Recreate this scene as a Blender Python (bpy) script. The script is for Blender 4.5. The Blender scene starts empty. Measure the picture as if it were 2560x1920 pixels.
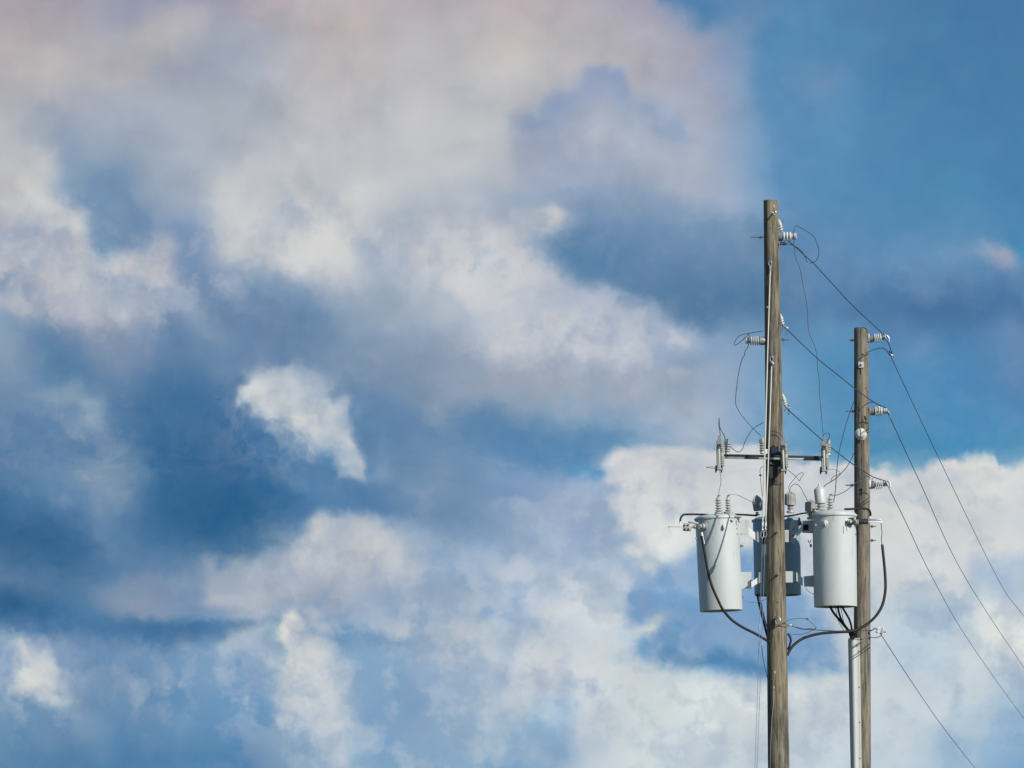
import bpy, bmesh, math, random
import numpy as np
from mathutils import Vector, Matrix
R = math.radians
S = bpy.context.scene

# ------------------------------------------------------------------ camera
EYE = Vector((0.0, 0.0, 1.6)); TILT = R(6.0); LENS = 215.0; F = 2560*LENS/36.0
cam_d = bpy.data.cameras.new('camera'); cam_d.lens = LENS; cam_d.sensor_width = 36.0
cam_d.clip_start = 0.1; cam_d.clip_end = 20000.0
cam = bpy.data.objects.new('camera', cam_d); S.collection.objects.link(cam)
cam.location = EYE; cam.rotation_euler = (R(90)+TILT, 0, 0); S.camera = cam
S.render.resolution_x = 1024; S.render.resolution_y = 768

# ------------------------------------------------------------------ sun, exposure
SUN_EL, SUN_AZ = R(30), R(45)          # azimuth: degrees to the right of straight behind the camera
sun_vec = Vector((math.sin(SUN_AZ)*math.cos(SUN_EL), -math.cos(SUN_AZ)*math.cos(SUN_EL), math.sin(SUN_EL)))
sd = bpy.data.lights.new('sun', 'SUN'); sd.energy = 5.0; sd.angle = R(0.53); sd.color = (1.0, .94, .84)
so = bpy.data.objects.new('sun', sd); S.collection.objects.link(so); so.location = (30, -20, 40)
so.rotation_euler = (-sun_vec).to_track_quat('-Z', 'Y').to_euler()
S.view_settings.view_transform = 'Standard'; S.view_settings.look = 'None'
S.view_settings.exposure = 0.0; S.view_settings.gamma = 1.0; S.view_settings.use_curve_mapping = False
S.render.engine = 'CYCLES'; S.cycles.max_bounces = 6
S.cycles.use_denoising = True; S.cycles.denoiser = 'OPENIMAGEDENOISE'; S.cycles.denoising_input_passes = 'RGB_ALBEDO_NORMAL'; S.cycles.denoising_prefilter = 'ACCURATE'
S.cycles.use_adaptive_sampling = True; S.cycles.adaptive_threshold = 0.01; S.cycles.adaptive_min_samples = 16
import numpy as np
# ---- sky in view: colours of cloud and clear air by direction (a regular chart in azimuth / elevation) ----
KNOTS = """
165,155,168 158,153,172 145,150,178 148,150,178 180,168,178 180,168,180 188,176,182 178,172,180 185,170,175 178,172,180 160,155,180 90,138,183 88,128,175 80,125,170 75,122,170 72,118,165 65,112,165
180,172,175 183,180,184 178,177,186 165,170,185 168,174,190 192,184,184 188,188,193 190,190,196 197,193,192 188,187,193 180,178,190 170,170,190 95,145,188 80,132,178 75,125,172 70,122,172 68,118,168
172,177,186 150,163,185 158,170,188 163,173,190 172,180,192 190,190,198 190,190,200 196,198,203 192,195,202 168,175,192 168,178,196 160,175,198 110,150,192 85,142,188 75,135,182 70,130,178 68,128,175
195,198,200 118,148,182 135,158,185 165,178,195 192,196,202 195,198,205 195,198,202 180,190,203 165,180,200 152,167,192 160,175,198 150,168,195 120,158,198 88,145,190 80,142,188 70,138,182 68,132,180
165,172,188 175,178,190 125,150,185 118,145,182 180,188,198 205,207,210 160,175,195 190,195,203 198,200,207 88,132,177 105,140,182 95,140,182 82,134,177 95,142,185 85,145,190 100,145,188 75,145,190
150,165,185 150,160,180 145,158,182 125,152,182 110,140,175 130,153,182 150,168,188 170,183,200 185,193,205 185,190,203 150,170,195 85,130,172 92,138,180 98,140,183 80,122,170 75,122,168 95,135,180
120,145,175 100,138,175 88,125,165 85,125,168 100,130,170 100,133,170 110,138,170 135,155,180 157,167,182 150,168,188 158,172,192 155,172,195 110,155,195 80,145,190 78,140,188 80,140,188 85,130,180
88,125,168 90,128,170 92,128,170 55,105,152 78,122,168 100,140,178 90,130,172 110,145,182 90,135,180 85,138,185 140,165,195 165,178,200 120,160,200 85,145,190 80,140,185 70,138,188 75,140,188
68,115,160 90,130,172 90,130,170 50,105,150 50,105,150 85,128,172 88,128,172 110,142,175 130,158,195 145,168,200 215,212,212 222,219,219 200,200,208 200,200,208 215,215,218 205,205,212 210,208,212
90,125,162 65,112,158 85,125,168 118,145,180 140,160,185 165,178,195 182,188,198 140,168,198 165,187,212 165,187,212 165,187,212 152,182,215 190,200,215 195,203,215 208,210,216 215,213,215 178,198,220
130,155,190 100,140,182 85,130,172 95,138,180 165,180,200 135,166,200 140,168,198 160,182,205 185,200,215 195,208,220 160,185,212 115,157,200 135,160,195 190,200,212 178,200,224 202,212,225 225,225,225
110,150,185 110,145,182 88,135,178 105,148,190 105,150,195 165,185,205 115,155,195 140,170,200 178,197,212 180,200,217 205,215,223 215,220,225 208,216,223 205,213,222 187,203,222 192,209,225 172,196,220
90,135,175 85,130,172 78,128,172 80,132,175 78,130,176 130,165,198 135,168,198 125,163,198 115,158,195 190,205,220 205,215,222 195,210,225 195,208,222 185,202,221 190,205,222 160,190,220 110,155,200
"""
# strokes: kind, points, width of the soft edge, roughness of the edge, colour, opacity
# 'e' ellipse: (cx, cy, rx, ry, turn in degrees);  'p' outline: list of (x, y)
STROKES = [
 # upper left veil
 ('e',(300,120,170,110,0),120,20,(158,160,180),.55),
 ('e',(60,110,110,120,0),60,20,(182,174,174),.6),
 ('e',(130,170,60,40,10),60,20,(190,186,186),.7),
 ('e',(415,95,70,38,-15),50,14,(196,190,188),.9),
 ('e',(320,165,90,35,-35),60,14,(190,186,188),.75),
 ('e',(550,150,90,50,0),60,16,(158,170,188),.6),
 ('e',(120,20,60,30,0),60,10,(168,158,168),.5),
 ('e',(720,110,60,90,-50),60,14,(172,176,188),.5),
 ('e',(850,90,140,60,35),70,18,(200,188,184),.7),
 ('e',(1050,110,60,50,0),60,12,(184,184,190),.6),
 ('e',(1230,110,80,50,0),70,12,(202,192,188),.6),
 ('e',(1180,400,140,60,10),90,20,(204,206,208),.7),
 # left cumulus
 ('p',[(-40,285),(20,300),(45,360),(70,400),(90,440),(120,470),(130,510),(170,535),(205,560),(222,600),(232,650),(250,690),(270,740),(320,790),(330,850),(250,830),(160,800),(60,790),(-40,790)],22,14,(188,190,197),.95),
 ('e',(60,470,80,70,20),50,14,(204,204,204),.9),
 ('e',(190,570,55,50,40),30,12,(197,197,199),.8),
 ('e',(60,610,110,50,10),50,20,(164,172,188),.8),
 ('e',(110,660,60,30,0),40,18,(155,163,185),.5),
 ('e',(150,750,110,45,20),40,20,(180,183,192),.8),
 ('e',(20,730,35,25,0),25,10,(115,142,175),.8),
 ('e',(45,755,30,14,30),20,10,(118,145,178),.7),
 ('e',(20,775,40,22,0),30,10,(168,174,188),.8),
 ('e',(240,830,140,40,18),60,16,(150,158,180),.8),
 ('e',(300,900,60,60,40),60,16,(125,142,172),.7),
 # blue gap right of it
 ('p',[(135,480),(200,420),(300,440),(320,560),(360,590),(360,640),(290,650),(245,640),(228,590),(205,550),(160,520)],40,20,(115,146,180),.85),
 ('e',(300,600,60,60,0),50,16,(125,150,182),.7),
 ('e',(215,500,50,30,30),30,12,(112,145,180),.6),
 # small cumulus 330,680
 ('p',[(285,650),(310,640),(345,655),(365,610),(400,600),(440,620),(445,680),(480,720),(520,770),(550,830),(560,850),(500,840),(420,800),(340,740),(290,720)],24,14,(165,173,190),.85),
 ('e',(315,680,35,30,0),24,10,(180,182,190),.9),
 ('e',(385,695,40,30,20),24,10,(182,184,190),.9),
 ('e',(370,780,70,30,10),50,20,(130,150,182),.6),
 ('e',(240,710,30,30,0),26,12,(130,150,182),.7),
 ('e',(265,760,35,24,20),26,12,(120,145,178),.6),
 ('e',(500,680,34,70,-40),36,12,(115,142,182),.75),
 ('e',(560,780,30,80,-50),36,14,(108,138,175),.6),
 ('e',(110,860,70,26,10),40,10,(78,120,165),.8),
 ('e',(150,920,50,40,20),50,10,(72,118,160),.8),
 ('e',(410,890,50,60,0),60,16,(80,120,165),.8),
 ('e',(380,840,30,30,0),40,14,(92,128,170),.6),
 # centre bright cloud 800,600
 ('p',[(520,470),(620,430),(760,470),(900,460),(1010,480),(1005,530),(960,560),(920,620),(900,660),(850,690),(760,700),(680,690),(620,640),(540,640),(510,560)],55,20,(201,203,207),.85),
 ('e',(800,610,60,50,0),50,16,(214,216,210),.85),
 ('e',(850,520,60,26,0),40,14,(210,211,208),.6),
 ('e',(720,570,40,30,0),40,14,(190,194,203),.7),
 ('e',(660,500,60,40,0),60,14,(184,192,200),.6),
 ('e',(930,620,40,30,-40),30,12,(150,168,192),.8),
 ('e',(960,580,50,20,-40),30,12,(155,172,195),.7),
 ('e',(1090,540,150,34,0),50,16,(170,180,197),.7),
 ('e',(1060,630,60,26,15),24,14,(200,203,208),.85),
 ('e',(1180,690,90,55,30),36,16,(203,205,209),.8),
 ('e',(1270,660,80,50,20),36,16,(200,203,207),.7),
 ('e',(1110,610,26,20,0),20,10,(172,184,200),.6),
 ('e',(1235,690,30,14,-10),16,8,(172,188,202),.7),
 ('e',(1250,640,30,16,0),20,8,(175,188,202),.6),
 ('e',(1260,530,60,40,20),50,14,(155,172,198),.6),
 ('e',(720,840,110,55,50),60,16,(78,122,170),.85),
 ('e',(780,860,50,40,0),50,16,(85,125,165),.7),
 ('e',(690,760,60,30,40),50,14,(120,145,178),.7),
 ('e',(900,930,150,36,5),50,14,(108,138,172),.6),
 # dark silhouetted cumulus at top centre-right
 ('p',[(1265,300),(1290,296),(1325,290),(1330,272),(1360,258),(1365,246),(1400,236),(1440,228),(1452,196),(1475,178),(1500,176),(1515,186),(1548,190),(1552,225),(1572,248),(1590,276),(1625,264),(1655,272),(1665,295),(1700,300),(1725,322),(1735,360),(1700,400),(1600,440),(1400,470),(1290,460),(1262,380),(1285,330)],12,12,(160,173,197),.85),
 ('e',(1500,205,50,24,0),14,8,(150,166,197),.85),
 ('e',(1370,300,55,30,-20),24,10,(143,162,194),.85),
 ('e',(1560,270,40,24,40),20,8,(155,170,196),.7),
 ('e',(1625,285,40,22,0),14,8,(143,162,193),.9),
 ('e',(1690,325,45,24,20),16,8,(148,168,196),.85),
 ('e',(1500,320,70,50,20),40,14,(175,182,198),.7),
 ('e',(1620,400,120,40,15),50,14,(176,184,197),.8),
 ('e',(1480,430,100,20,0),40,14,(158,168,190),.7),
 ('e',(1270,385,12,24,0),16,6,(200,203,206),.5),
 # pale dome behind it
 ('e',(1180,330,130,90,0),90,20,(198,200,204),.5),
 ('e',(1500,110,70,30,0),60,12,(192,188,188),.6),
 ('e',(1720,180,60,80,-30),50,16,(174,176,194),.6),
 ('e',(1780,260,60,80,0),50,16,(168,174,196),.5),
 # clear air, upper right
 ('p',[(1600,-30),(2600,-30),(2600,600),(2200,640),(1990,560),(1960,490),(1930,430),(1915,330),(1895,260),(1880,170),(1790,95),(1745,80),(1735,60),(1715,38),(1680,20),(1640,5)],28,10,(84,136,182),.45),
 ('p',[(1618,-40),(1640,4),(1680,16),(1708,34),(1726,54),(1736,80),(1765,96),(1790,75),(1810,40),(1850,5),(1900,-40)],12,8,(82,134,180),.95),
 ('e',(1860,70,50,60,20),40,12,(122,150,188),.55),
 ('e',(1820,150,60,70,-40),40,12,(130,153,190),.7),
 ('p',[(1905,60),(1885,120),(1890,170),(1910,240),(1935,330),(1930,420),(1900,440),(1960,500),(2100,520),(2200,100),(2000,-20)],40,10,(84,140,186),.75),
 ('e',(2050,200,50,40,0),50,14,(118,145,184),.7),
 ('e',(2070,300,20,50,-20),40,14,(105,148,190),.5),
 ('e',(2420,130,200,200,0),160,0,(70,122,170),.4),
 # dark wedge of shade
 ('p',[(1345,600),(1400,590),(1520,600),(1650,560),(1800,540),(1920,560),(2000,640),(2000,790),(1900,808),(1800,800),(1700,790),(1640,770),(1560,745),(1480,720),(1420,690),(1370,665),(1340,640)],26,10,(94,132,170),.85),
 ('e',(1780,750,130,40,8),60,10,(80,118,158),.85),
 ('e',(1500,650,120,36,15),40,10,(84,130,175),.7),
 ('e',(1640,600,120,40,10),60,10,(108,142,182),.6),
 ('e',(1500,520,110,30,0),50,10,(120,150,185),.5),
 ('e',(1680,560,150,30,0),50,10,(125,155,190),.5),
 ('e',(1378,548,46,34,20),20,12,(200,204,208),.9),
 ('e',(1384,558,20,16,20),12,6,(222,219,212),.85),
 ('p',[(1280,600),(1330,610),(1345,640),(1380,670),(1420,700),(1450,725),(1500,755),(1560,760),(1620,780),(1650,800),(1700,815),(1730,830),(1740,860),(1680,900),(1560,920),(1440,900),(1300,800)],26,16,(176,184,202),.7),
 ('e',(1310,690,60,40,30),36,14,(194,196,205),.8),
 ('e',(1470,830,80,40,20),36,14,(186,190,202),.8),
 ('e',(1690,850,50,34,20),30,12,(180,188,203),.8),
 ('e',(1560,780,40,20,10),20,10,(182,188,203),.7),
 ('e',(1450,780,60,20,20),24,12,(160,175,200),.6),
 ('e',(1830,880,60,50,0),60,14,(150,170,198),.6),
 # pale strip right
 ('e',(2220,740,120,30,5),60,10,(100,138,182),.5),
 ('e',(2380,760,150,34,3),50,8,(70,118,165),.8),
 ('e',(2130,690,100,40,15),60,10,(98,138,182),.7),
 ('e',(2280,670,120,30,10),50,10,(92,136,182),.7),
 ('p',[(2440,640),(2470,628),(2500,630),(2530,660),(2548,690),(2530,700),(2480,680),(2450,665)],22,8,(138,152,182),.95),
 ('e',(2530,720,40,22,30),30,8,(110,138,180),.7),
 ('e',(2280,880,40,50,0),50,10,(112,148,190),.6),
 ('e',(2510,900,70,90,20),60,12,(105,140,184),.6),
 ('e',(2120,900,60,80,0),80,8,(84,146,192),.6),
 ('e',(2340,1000,160,100,0),90,8,(74,140,190),.6),
 # bright scrap at 680,1050
 ('p',[(598,965),(640,945),(700,938),(760,955),(775,985),(800,1010),(820,1040),(850,1035),(825,1070),(850,1100),(880,1120),(905,1160),(895,1205),(872,1200),(855,1165),(845,1145),(815,1125),(785,1150),(765,1140),(745,1105),(730,1085),(700,1075),(665,1055),(650,1045),(635,1030),(615,1005)],18,34,(194,202,208),.8),
 ('e',(700,1010,60,26,30),24,10,(205,209,210),.8),
 ('p',[(740,1040),(790,1030),(825,1060),(820,1110),(785,1145),(760,1120),(735,1075)],14,18,(212,214,212),.85),
 ('e',(628,990,20,28,0),14,8,(214,216,214),.8),
 ('e',(690,1030,26,20,0),16,8,(178,190,202),.7),
 ('e',(680,1080,20,14,30),12,6,(175,190,206),.8),
 ('e',(740,1160,46,20,0),30,12,(110,145,185),.7),
 ('e',(875,1175,24,30,0),14,8,(184,196,208),.8),
 ('e',(960,1150,22,44,10),24,10,(125,155,190),.7),
 ('e',(935,1210,20,20,0),20,8,(115,150,188),.5),
 ('e',(1040,1200,70,60,30),50,12,(115,145,178),.7),
 ('e',(1240,1160,30,50,0),30,10,(130,160,190),.6),
 ('e',(760,1200,90,50,0),70,10,(75,122,168),.6),
 ('e',(740,1225,26,14,20),24,8,(100,138,182),.5),
 ('e',(1100,1075,220,30,6),40,8,(90,128,172),.7),
 ('e',(1320,1090,140,26,2),36,8,(82,130,175),.8),
 ('e',(1080,1310,60,30,10),40,10,(80,122,168),.7),
 ('e',(1200,1300,160,60,20),60,12,(105,140,178),.5),
 # wisps on the left, 200-370,1000-1300
 ('p',[(60,995),(140,990),(180,965),(210,990),(250,1015),(265,1060),(255,1075),(215,1050),(170,1030),(110,1020),(60,1010)],16,8,(120,148,176),.9),
 ('e',(235,1045,26,30,0),18,8,(130,156,180),.7),
 ('e',(200,1090,50,16,0),24,8,(108,140,172),.8),
 ('e',(240,1130,50,26,-10),26,8,(82,120,165),.9),
 ('e',(150,1190,130,50,0),50,12,(108,142,175),.7),
 ('e',(280,1200,80,60,0),36,12,(130,153,178),.85),
 ('e',(350,1200,26,28,0),14,8,(135,155,182),.8),
 ('e',(290,1140,20,50,-35),16,6,(110,142,176),.7),
 ('e',(250,1290,30,34,0),26,8,(118,145,175),.7),
 ('e',(440,1090,110,120,10),70,6,(62,112,155),.7),
 ('e',(540,1300,130,90,10),80,6,(44,98,142),.8),
 ('e',(60,1360,100,50,10),60,6,(45,95,138),.8),
 ('e',(130,1400,60,30,0),40,6,(48,100,142),.6),
 ('e',(20,1530,60,40,0),40,6,(30,80,120),.9),
 ('e',(100,1555,100,34,0),40,6,(50,105,150),.8),
 ('e',(400,1590,160,24,2),30,6,(58,112,158),.85),
 ('e',(140,1460,110,30,0),50,8,(88,124,160),.7),
 ('e',(350,1505,80,40,6),30,8,(140,152,172),.9),
 ('e',(320,1460,60,22,0),26,8,(125,148,178),.7),
 ('e',(400,1530,60,18,15),20,8,(130,150,180),.8),
 ('e',(540,1485,90,36,0),40,10,(118,142,175),.8),
 # cloud bank 850,1380
 ('p',[(520,1415),(620,1405),(720,1400),(760,1370),(780,1330),(800,1305),(850,1298),(900,1310),(945,1330),(975,1360),(1000,1400),(1030,1430),(1060,1470),(1020,1510),(920,1520),(840,1500),(740,1500),(600,1520),(520,1500)],22,14,(172,181,195),.9),
 ('e',(930,1380,60,50,30),30,12,(188,193,200),.8),
 ('e',(800,1330,24,24,0),14,6,(190,193,196),.8),
 ('e',(880,1430,90,40,0),40,12,(184,189,197),.8),
 ('e',(900,1500,110,22,4),36,10,(160,172,192),.8),
 ('e',(720,1480,90,30,0),40,10,(160,170,188),.8),
 ('e',(960,1540,120,16,3),26,8,(140,160,190),.7),
 ('e',(860,1330,20,16,0),14,6,(165,178,198),.7),
 ('e',(1030,1350,50,30,30),30,10,(140,165,198),.6),
 ('e',(1160,1400,50,26,-10),22,12,(160,180,206),.7),
 ('e',(1120,1520,80,30,10),40,12,(105,148,190),.8),
 ('e',(1240,1500,70,26,0),40,12,(112,152,195),.8),
 ('e',(1165,1515,28,44,-20),16,10,(170,187,203),.85),
 ('e',(1080,1570,30,14,0),20,8,(170,187,202),.6),
 # bright fleck lower left
 ('p',[(30,1612),(60,1618),(85,1640),(90,1665),(105,1660),(112,1685),(145,1685),(140,1705),(120,1715),(130,1740),(150,1755),(185,1745),(175,1760),(155,1775),(135,1785),(115,1765),(90,1745),(75,1730),(60,1710),(35,1705),(45,1670),(55,1640)],12,22,(205,210,206),.9),
 ('e',(80,1690,24,34,0),12,6,(222,224,218),.85),
 ('e',(125,1755,26,18,30),12,6,(220,222,216),.85),
 ('e',(105,1640,16,30,10),14,6,(140,165,195),.6),
 ('e',(30,1680,40,70,0),40,8,(140,163,192),.6),
 ('e',(240,1830,40,60,-10),30,10,(125,152,185),.7),
 ('e',(130,1870,40,24,0),24,8,(122,148,182),.5),
 ('e',(350,1690,60,50,0),36,12,(135,160,196),.75),
 ('e',(360,1640,20,26,0),20,8,(135,160,195),.6),
 ('e',(385,1710,26,26,0),20,8,(140,165,198),.6),
 ('e',(520,1670,90,50,20),50,12,(130,160,196),.7),
 ('e',(250,1650,80,60,0),60,8,(90,136,182),.7),
 # column 740,1650
 ('p',[(540,1620),(590,1590),(640,1575),(690,1580),(705,1550),(730,1535),(760,1545),(775,1580),(795,1600),(805,1625),(820,1645),(850,1660),(855,1700),(850,1760),(880,1790),(930,1830),(920,1880),(880,1880),(860,1930),(820,1930),(780,1860),(740,1840),(700,1800),(680,1740),(690,1680),(640,1650),(560,1660)],16,14,(178,193,207),.9),
 ('e',(735,1565,30,20,0),14,8,(215,215,208),.9),
 ('e',(770,1640,55,50,0),30,12,(200,208,210),.85),
 ('e',(720,1720,40,34,0),24,12,(200,208,208),.8),
 ('e',(760,1730,60,50,10),30,12,(190,202,208),.7),
 ('e',(746,1590,16,16,0),8,5,(150,170,200),.8),
 ('e',(665,1610,18,12,0),10,5,(145,165,198),.6),
 ('e',(620,1600,40,16,-10),16,8,(190,200,208),.8),
 ('e',(830,1810,60,60,0),40,12,(170,188,205),.7),
 ('e',(660,1830,50,60,0),60,8,(90,140,185),.6),
 ('e',(740,1880,50,40,20),40,8,(90,140,182),.8),
 ('e',(940,1600,80,80,0),60,8,(135,165,195),.7),
 ('e',(960,1800,50,100,0),50,10,(105,150,192),.8),
 # extra: crisp lobes and shaded folds
 ('e',(1480,190,14,10,0),8,6,(196,196,200),.0),
 ('e',(1420,250,34,20,-20),12,8,(146,164,196),.8),
 ('e',(1325,300,30,22,0),12,8,(148,165,196),.7),
 ('e',(205,560,30,30,30),12,8,(192,194,199),.7),
 ('e',(90,430,40,40,40),20,8,(192,196,202),.7),
 ('e',(400,640,34,34,0),14,8,(172,180,194),.7),
 ('e',(300,670,24,22,0),12,6,(186,190,197),.8),
 ('e',(350,720,50,20,0),18,8,(176,183,194),.7),
 ('e',(860,1120,22,16,30),10,6,(196,205,212),.6),
 ('e',(780,960,40,14,20),16,8,(150,170,192),.6),
 ('e',(230,1440,30,12,0),20,6,(92,128,165),.3),
 ('e',(640,1440,140,22,-4),22,8,(132,152,178),.6),
 ('e',(560,1570,120,14,-4),16,6,(60,112,162),.7),
 ('e',(1240,1560,40,14,20),14,8,(120,160,202),.6),
 ('e',(1340,1500,30,30,0),16,8,(150,178,212),.6),
 ('e',(1560,1440,26,60,20),16,8,(158,182,214),.6),
 ('p',[(150,470),(210,440),(300,450),(345,500),(375,580),(360,640),(290,650),(248,640),(232,590),(212,550),(170,520)],16,10,(108,140,176),.7),
 ('e',(250,600,40,50,0),20,8,(112,145,182),.6),
 ('e',(480,720,26,60,-40),18,8,(110,138,178),.7),
 ('e',(640,860,120,60,10),50,10,(98,130,170),.6),
 ('e',(2250,745,420,46,2),40,8,(84,126,172),.55),
 ('e',(2360,765,170,34,3),36,8,(66,112,158),.7),
 ('e',(1620,600,200,50,6),40,8,(104,136,178),.6),
 ('e',(620,1740,60,90,0),34,10,(104,150,194),.7),
 ('p',[(800,1590),(815,1620),(870,1650),(872,1700),(880,1770),(930,1800),(960,1850),(1010,1920),(1120,1920),(1080,1780),(1040,1680),(1000,1620),(900,1580)],16,10,(124,162,198),.7),
 ('e',(1150,1880,70,40,0),30,10,(120,164,202),.6),
 ('e',(1340,1700,30,60,10),20,12,(178,198,216),.5),
 ('e',(1240,1690,50,24,-30),20,12,(150,180,208),.5),
 ('p',[(1365,262),(1400,240),(1445,232),(1458,200),(1478,182),(1502,180),(1518,190),(1546,194),(1548,226),(1566,250),(1590,284),(1560,300),(1520,262),(1470,250),(1400,290),(1370,330),(1330,330),(1330,290)],7,8,(140,158,192),.75),
 ('p',[(1596,290),(1628,270),(1655,278),(1666,300),(1700,306),(1722,330),(1728,362),(1680,350),(1630,330)],7,8,(140,160,192),.7),
 ('e',(1130,1590,100,24,10),18,10,(178,194,208),.5),
 ('e',(1255,1620,46,20,10),16,10,(128,165,204),.6),
 ('e',(1400,1480,50,18,-20),14,10,(150,178,212),.6),
 ('e',(1180,1720,60,30,0),24,10,(150,178,208),.5),
 ('e',(1500,1420,90,26,0),22,10,(168,188,214),.5),
 ('e',(1080,1460,40,16,0),14,8,(120,152,192),.6),
 ('e',(940,1180,26,40,10),16,8,(130,158,190),.6),
 # hazy bright lower middle
 ('e',(980,1580,34,20,20),16,10,(172,190,206),.8),
 ('e',(1030,1600,50,16,20),20,10,(165,184,204),.7),
 ('e',(1120,1670,100,50,20),46,14,(178,194,208),.8),
 ('e',(1220,1760,80,80,0),60,14,(178,196,210),.6),
 ('e',(1060,1840,70,60,0),50,12,(145,175,203),.6),
 ('e',(1200,1870,60,30,0),36,12,(175,195,208),.7),
 ('e',(1090,1560,60,20,12),24,8,(98,145,190),.6),
 ('e',(1310,1560,60,30,0),36,12,(145,175,208),.7),
 ('e',(1290,1450,60,30,25),24,14,(185,200,214),.7),
 ('e',(1480,1510,110,50,15),40,16,(206,215,222),.85),
 ('e',(1500,1600,70,50,0),40,14,(198,210,220),.7),
 ('e',(1420,1690,110,70,0),60,14,(205,212,218),.7),
 ('e',(1350,1640,40,50,30),24,12,(205,213,220),.7),
 ('e',(1390,1780,50,50,0),50,12,(165,192,218),.7),
 ('e',(1370,1870,90,60,0),50,12,(125,165,202),.8),
 ('e',(1330,1895,24,20,0),18,8,(170,192,210),.7),
 # white cumulus right
 ('p',[(1522,1160),(1545,1150),(1580,1143),(1700,1130),(1780,1130),(1840,1125),(1870,1110),(1900,1150),(1960,1165),(2000,1162),(2060,1170),(2110,1160),(2130,1175),(2180,1172),(2215,1172),(2235,1195),(2300,1190),(2320,1170),(2370,1162),(2400,1160),(2450,1168),(2490,1162),(2530,1175),(2600,1180),(2600,1330),(2600,1400),(2540,1395),(2480,1375),(2440,1385),(2420,1400),(2400,1385),(2330,1440),(2260,1500),(1760,1400),(1735,1370),(1700,1385),(1670,1400),(1650,1415),(1610,1425),(1570,1410),(1545,1385),(1590,1350),(1580,1320),(1560,1290),(1535,1260),(1528,1225),(1512,1200)],9,18,(208,208,213),.95),
 ('e',(1640,1190,80,40,0),40,12,(200,195,204),.7),
 ('e',(1700,1300,100,60,0),50,10,(228,225,221),.9),
 ('e',(1650,1370,60,34,10),24,12,(225,225,222),.8),
 ('e',(1900,1300,80,80,0),60,10,(215,212,215),.6),
 ('e',(1545,1205,26,20,0),16,8,(175,185,208),.7),
 ('e',(1600,1320,24,16,0),14,8,(190,198,216),.6),
 ('p',[(1410,1170),(1440,1195),(1480,1200),(1500,1222),(1520,1222),(1520,1165),(1500,1150),(1440,1150)],10,6,(88,150,200),.85),
 ('e',(1400,1130,100,26,0),36,8,(82,136,182),.7),
 ('e',(1430,1240,110,30,10),30,12,(150,172,204),.7),
 ('e',(1300,1200,50,30,10),30,10,(125,155,195),.5),
 ('e',(1460,1340,90,60,10),60,14,(158,180,212),.5),
 ('e',(1640,1430,120,26,-15),24,14,(165,188,218),.7),
 ('p',[(1760,1370),(1715,1385),(1685,1402),(1650,1425),(1600,1448),(1565,1480),(1555,1530),(1600,1600),(1700,1600),(1900,1580),(2060,1600),(2010,1530),(1960,1440),(1900,1400)],12,10,(142,172,210),.85),
 ('e',(1707,1484,20,10,0),12,6,(195,207,220),.8),
 ('e',(1610,1480,40,30,-20),18,12,(190,203,218),.6),
 ('e',(2430,1240,90,50,0),40,12,(222,218,214),.8),
 ('e',(2380,1200,40,24,0),24,8,(198,200,215),.6),
 ('e',(2200,1250,100,30,0),40,10,(200,200,212),.5),
 ('e',(2450,1310,110,26,5),36,10,(200,205,218),.6),
 ('e',(2250,1330,110,50,0),50,10,(222,218,216),.8),
 ('e',(2500,1370,60,26,20),26,10,(220,217,216),.8),
 ('p',[(2420,1400),(2460,1385),(2500,1400),(2560,1400),(2600,1400),(2600,1520),(2500,1540),(2400,1500)],20,12,(172,194,222),.7),
 ('e',(2330,1400,110,30,-20),40,10,(205,207,218),.6),
 ('e',(2120,1190,40,16,0),14,6,(206,200,206),.7),
 ('e',(2300,1230,36,20,0),16,8,(190,192,208),.6),
 ('e',(2420,1185,60,22,0),14,6,(214,208,208),.7),
 ('e',(2060,1420,90,60,0),40,10,(196,202,214),.6),
 ('e',(2180,1440,60,24,10),24,8,(188,197,214),.7),
 ('e',(1600,1230,50,24,20),22,8,(224,218,216),.7),
 ('e',(1760,1180,60,26,0),24,8,(206,202,208),.7),
 ('e',(2520,1450,80,40,0),30,10,(168,190,218),.7),
 ('e',(2300,1480,60,30,0),30,10,(214,214,218),.6),
 # dark hole behind the poles
 ('p',[(1590,1620),(1650,1595),(1645,1560),(1560,1590),(1555,1550),(1560,1500),(1620,1480),(1700,1490),(1860,1500),(2000,1540),(2060,1600),(2130,1680),(2110,1690),(2020,1670),(1960,1685),(1900,1700),(1800,1700),(1720,1690),(1670,1680),(1630,1650),(1600,1640)],14,12,(122,158,202),.92),
 ('e',(1780,1665,130,26,4),30,6,(78,132,182),.9),
 ('e',(1680,1640,40,30,30),26,8,(90,140,185),.7),
 ('e',(1800,1600,90,34,10),40,8,(142,160,190),.75),
 ('e',(1650,1560,60,40,0),26,10,(120,158,200),.6),
 ('e',(1640,1560,34,20,-35),14,8,(200,208,214),.85),
 ('e',(1620,1580,40,16,-35),14,8,(210,215,216),.7),
 ('e',(1995,1640,70,34,0),30,6,(112,150,198),.8),
 ('e',(1960,1675,60,16,0),18,4,(95,142,192),.7),
 ('e',(2030,1590,60,30,30),30,6,(135,165,200),.7),
 ('e',(2040,1520,50,40,30),36,8,(178,196,218),.6),
 ('e',(1800,1790,110,50,20),40,12,(222,224,222),.8),
 ('e',(1600,1760,120,60,0),60,12,(210,217,222),.6),
 ('e',(2020,1790,90,60,10),60,10,(215,219,222),.7),
 ('e',(2340,1540,60,40,40),36,10,(160,190,220),.8),
 ('e',(2500,1580,80,70,30),40,12,(224,224,222),.85),
 ('e',(2520,1620,50,26,10),20,10,(232,230,224),.8),
 ('e',(2200,1750,80,40,0),40,14,(208,212,218),.6),
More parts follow.
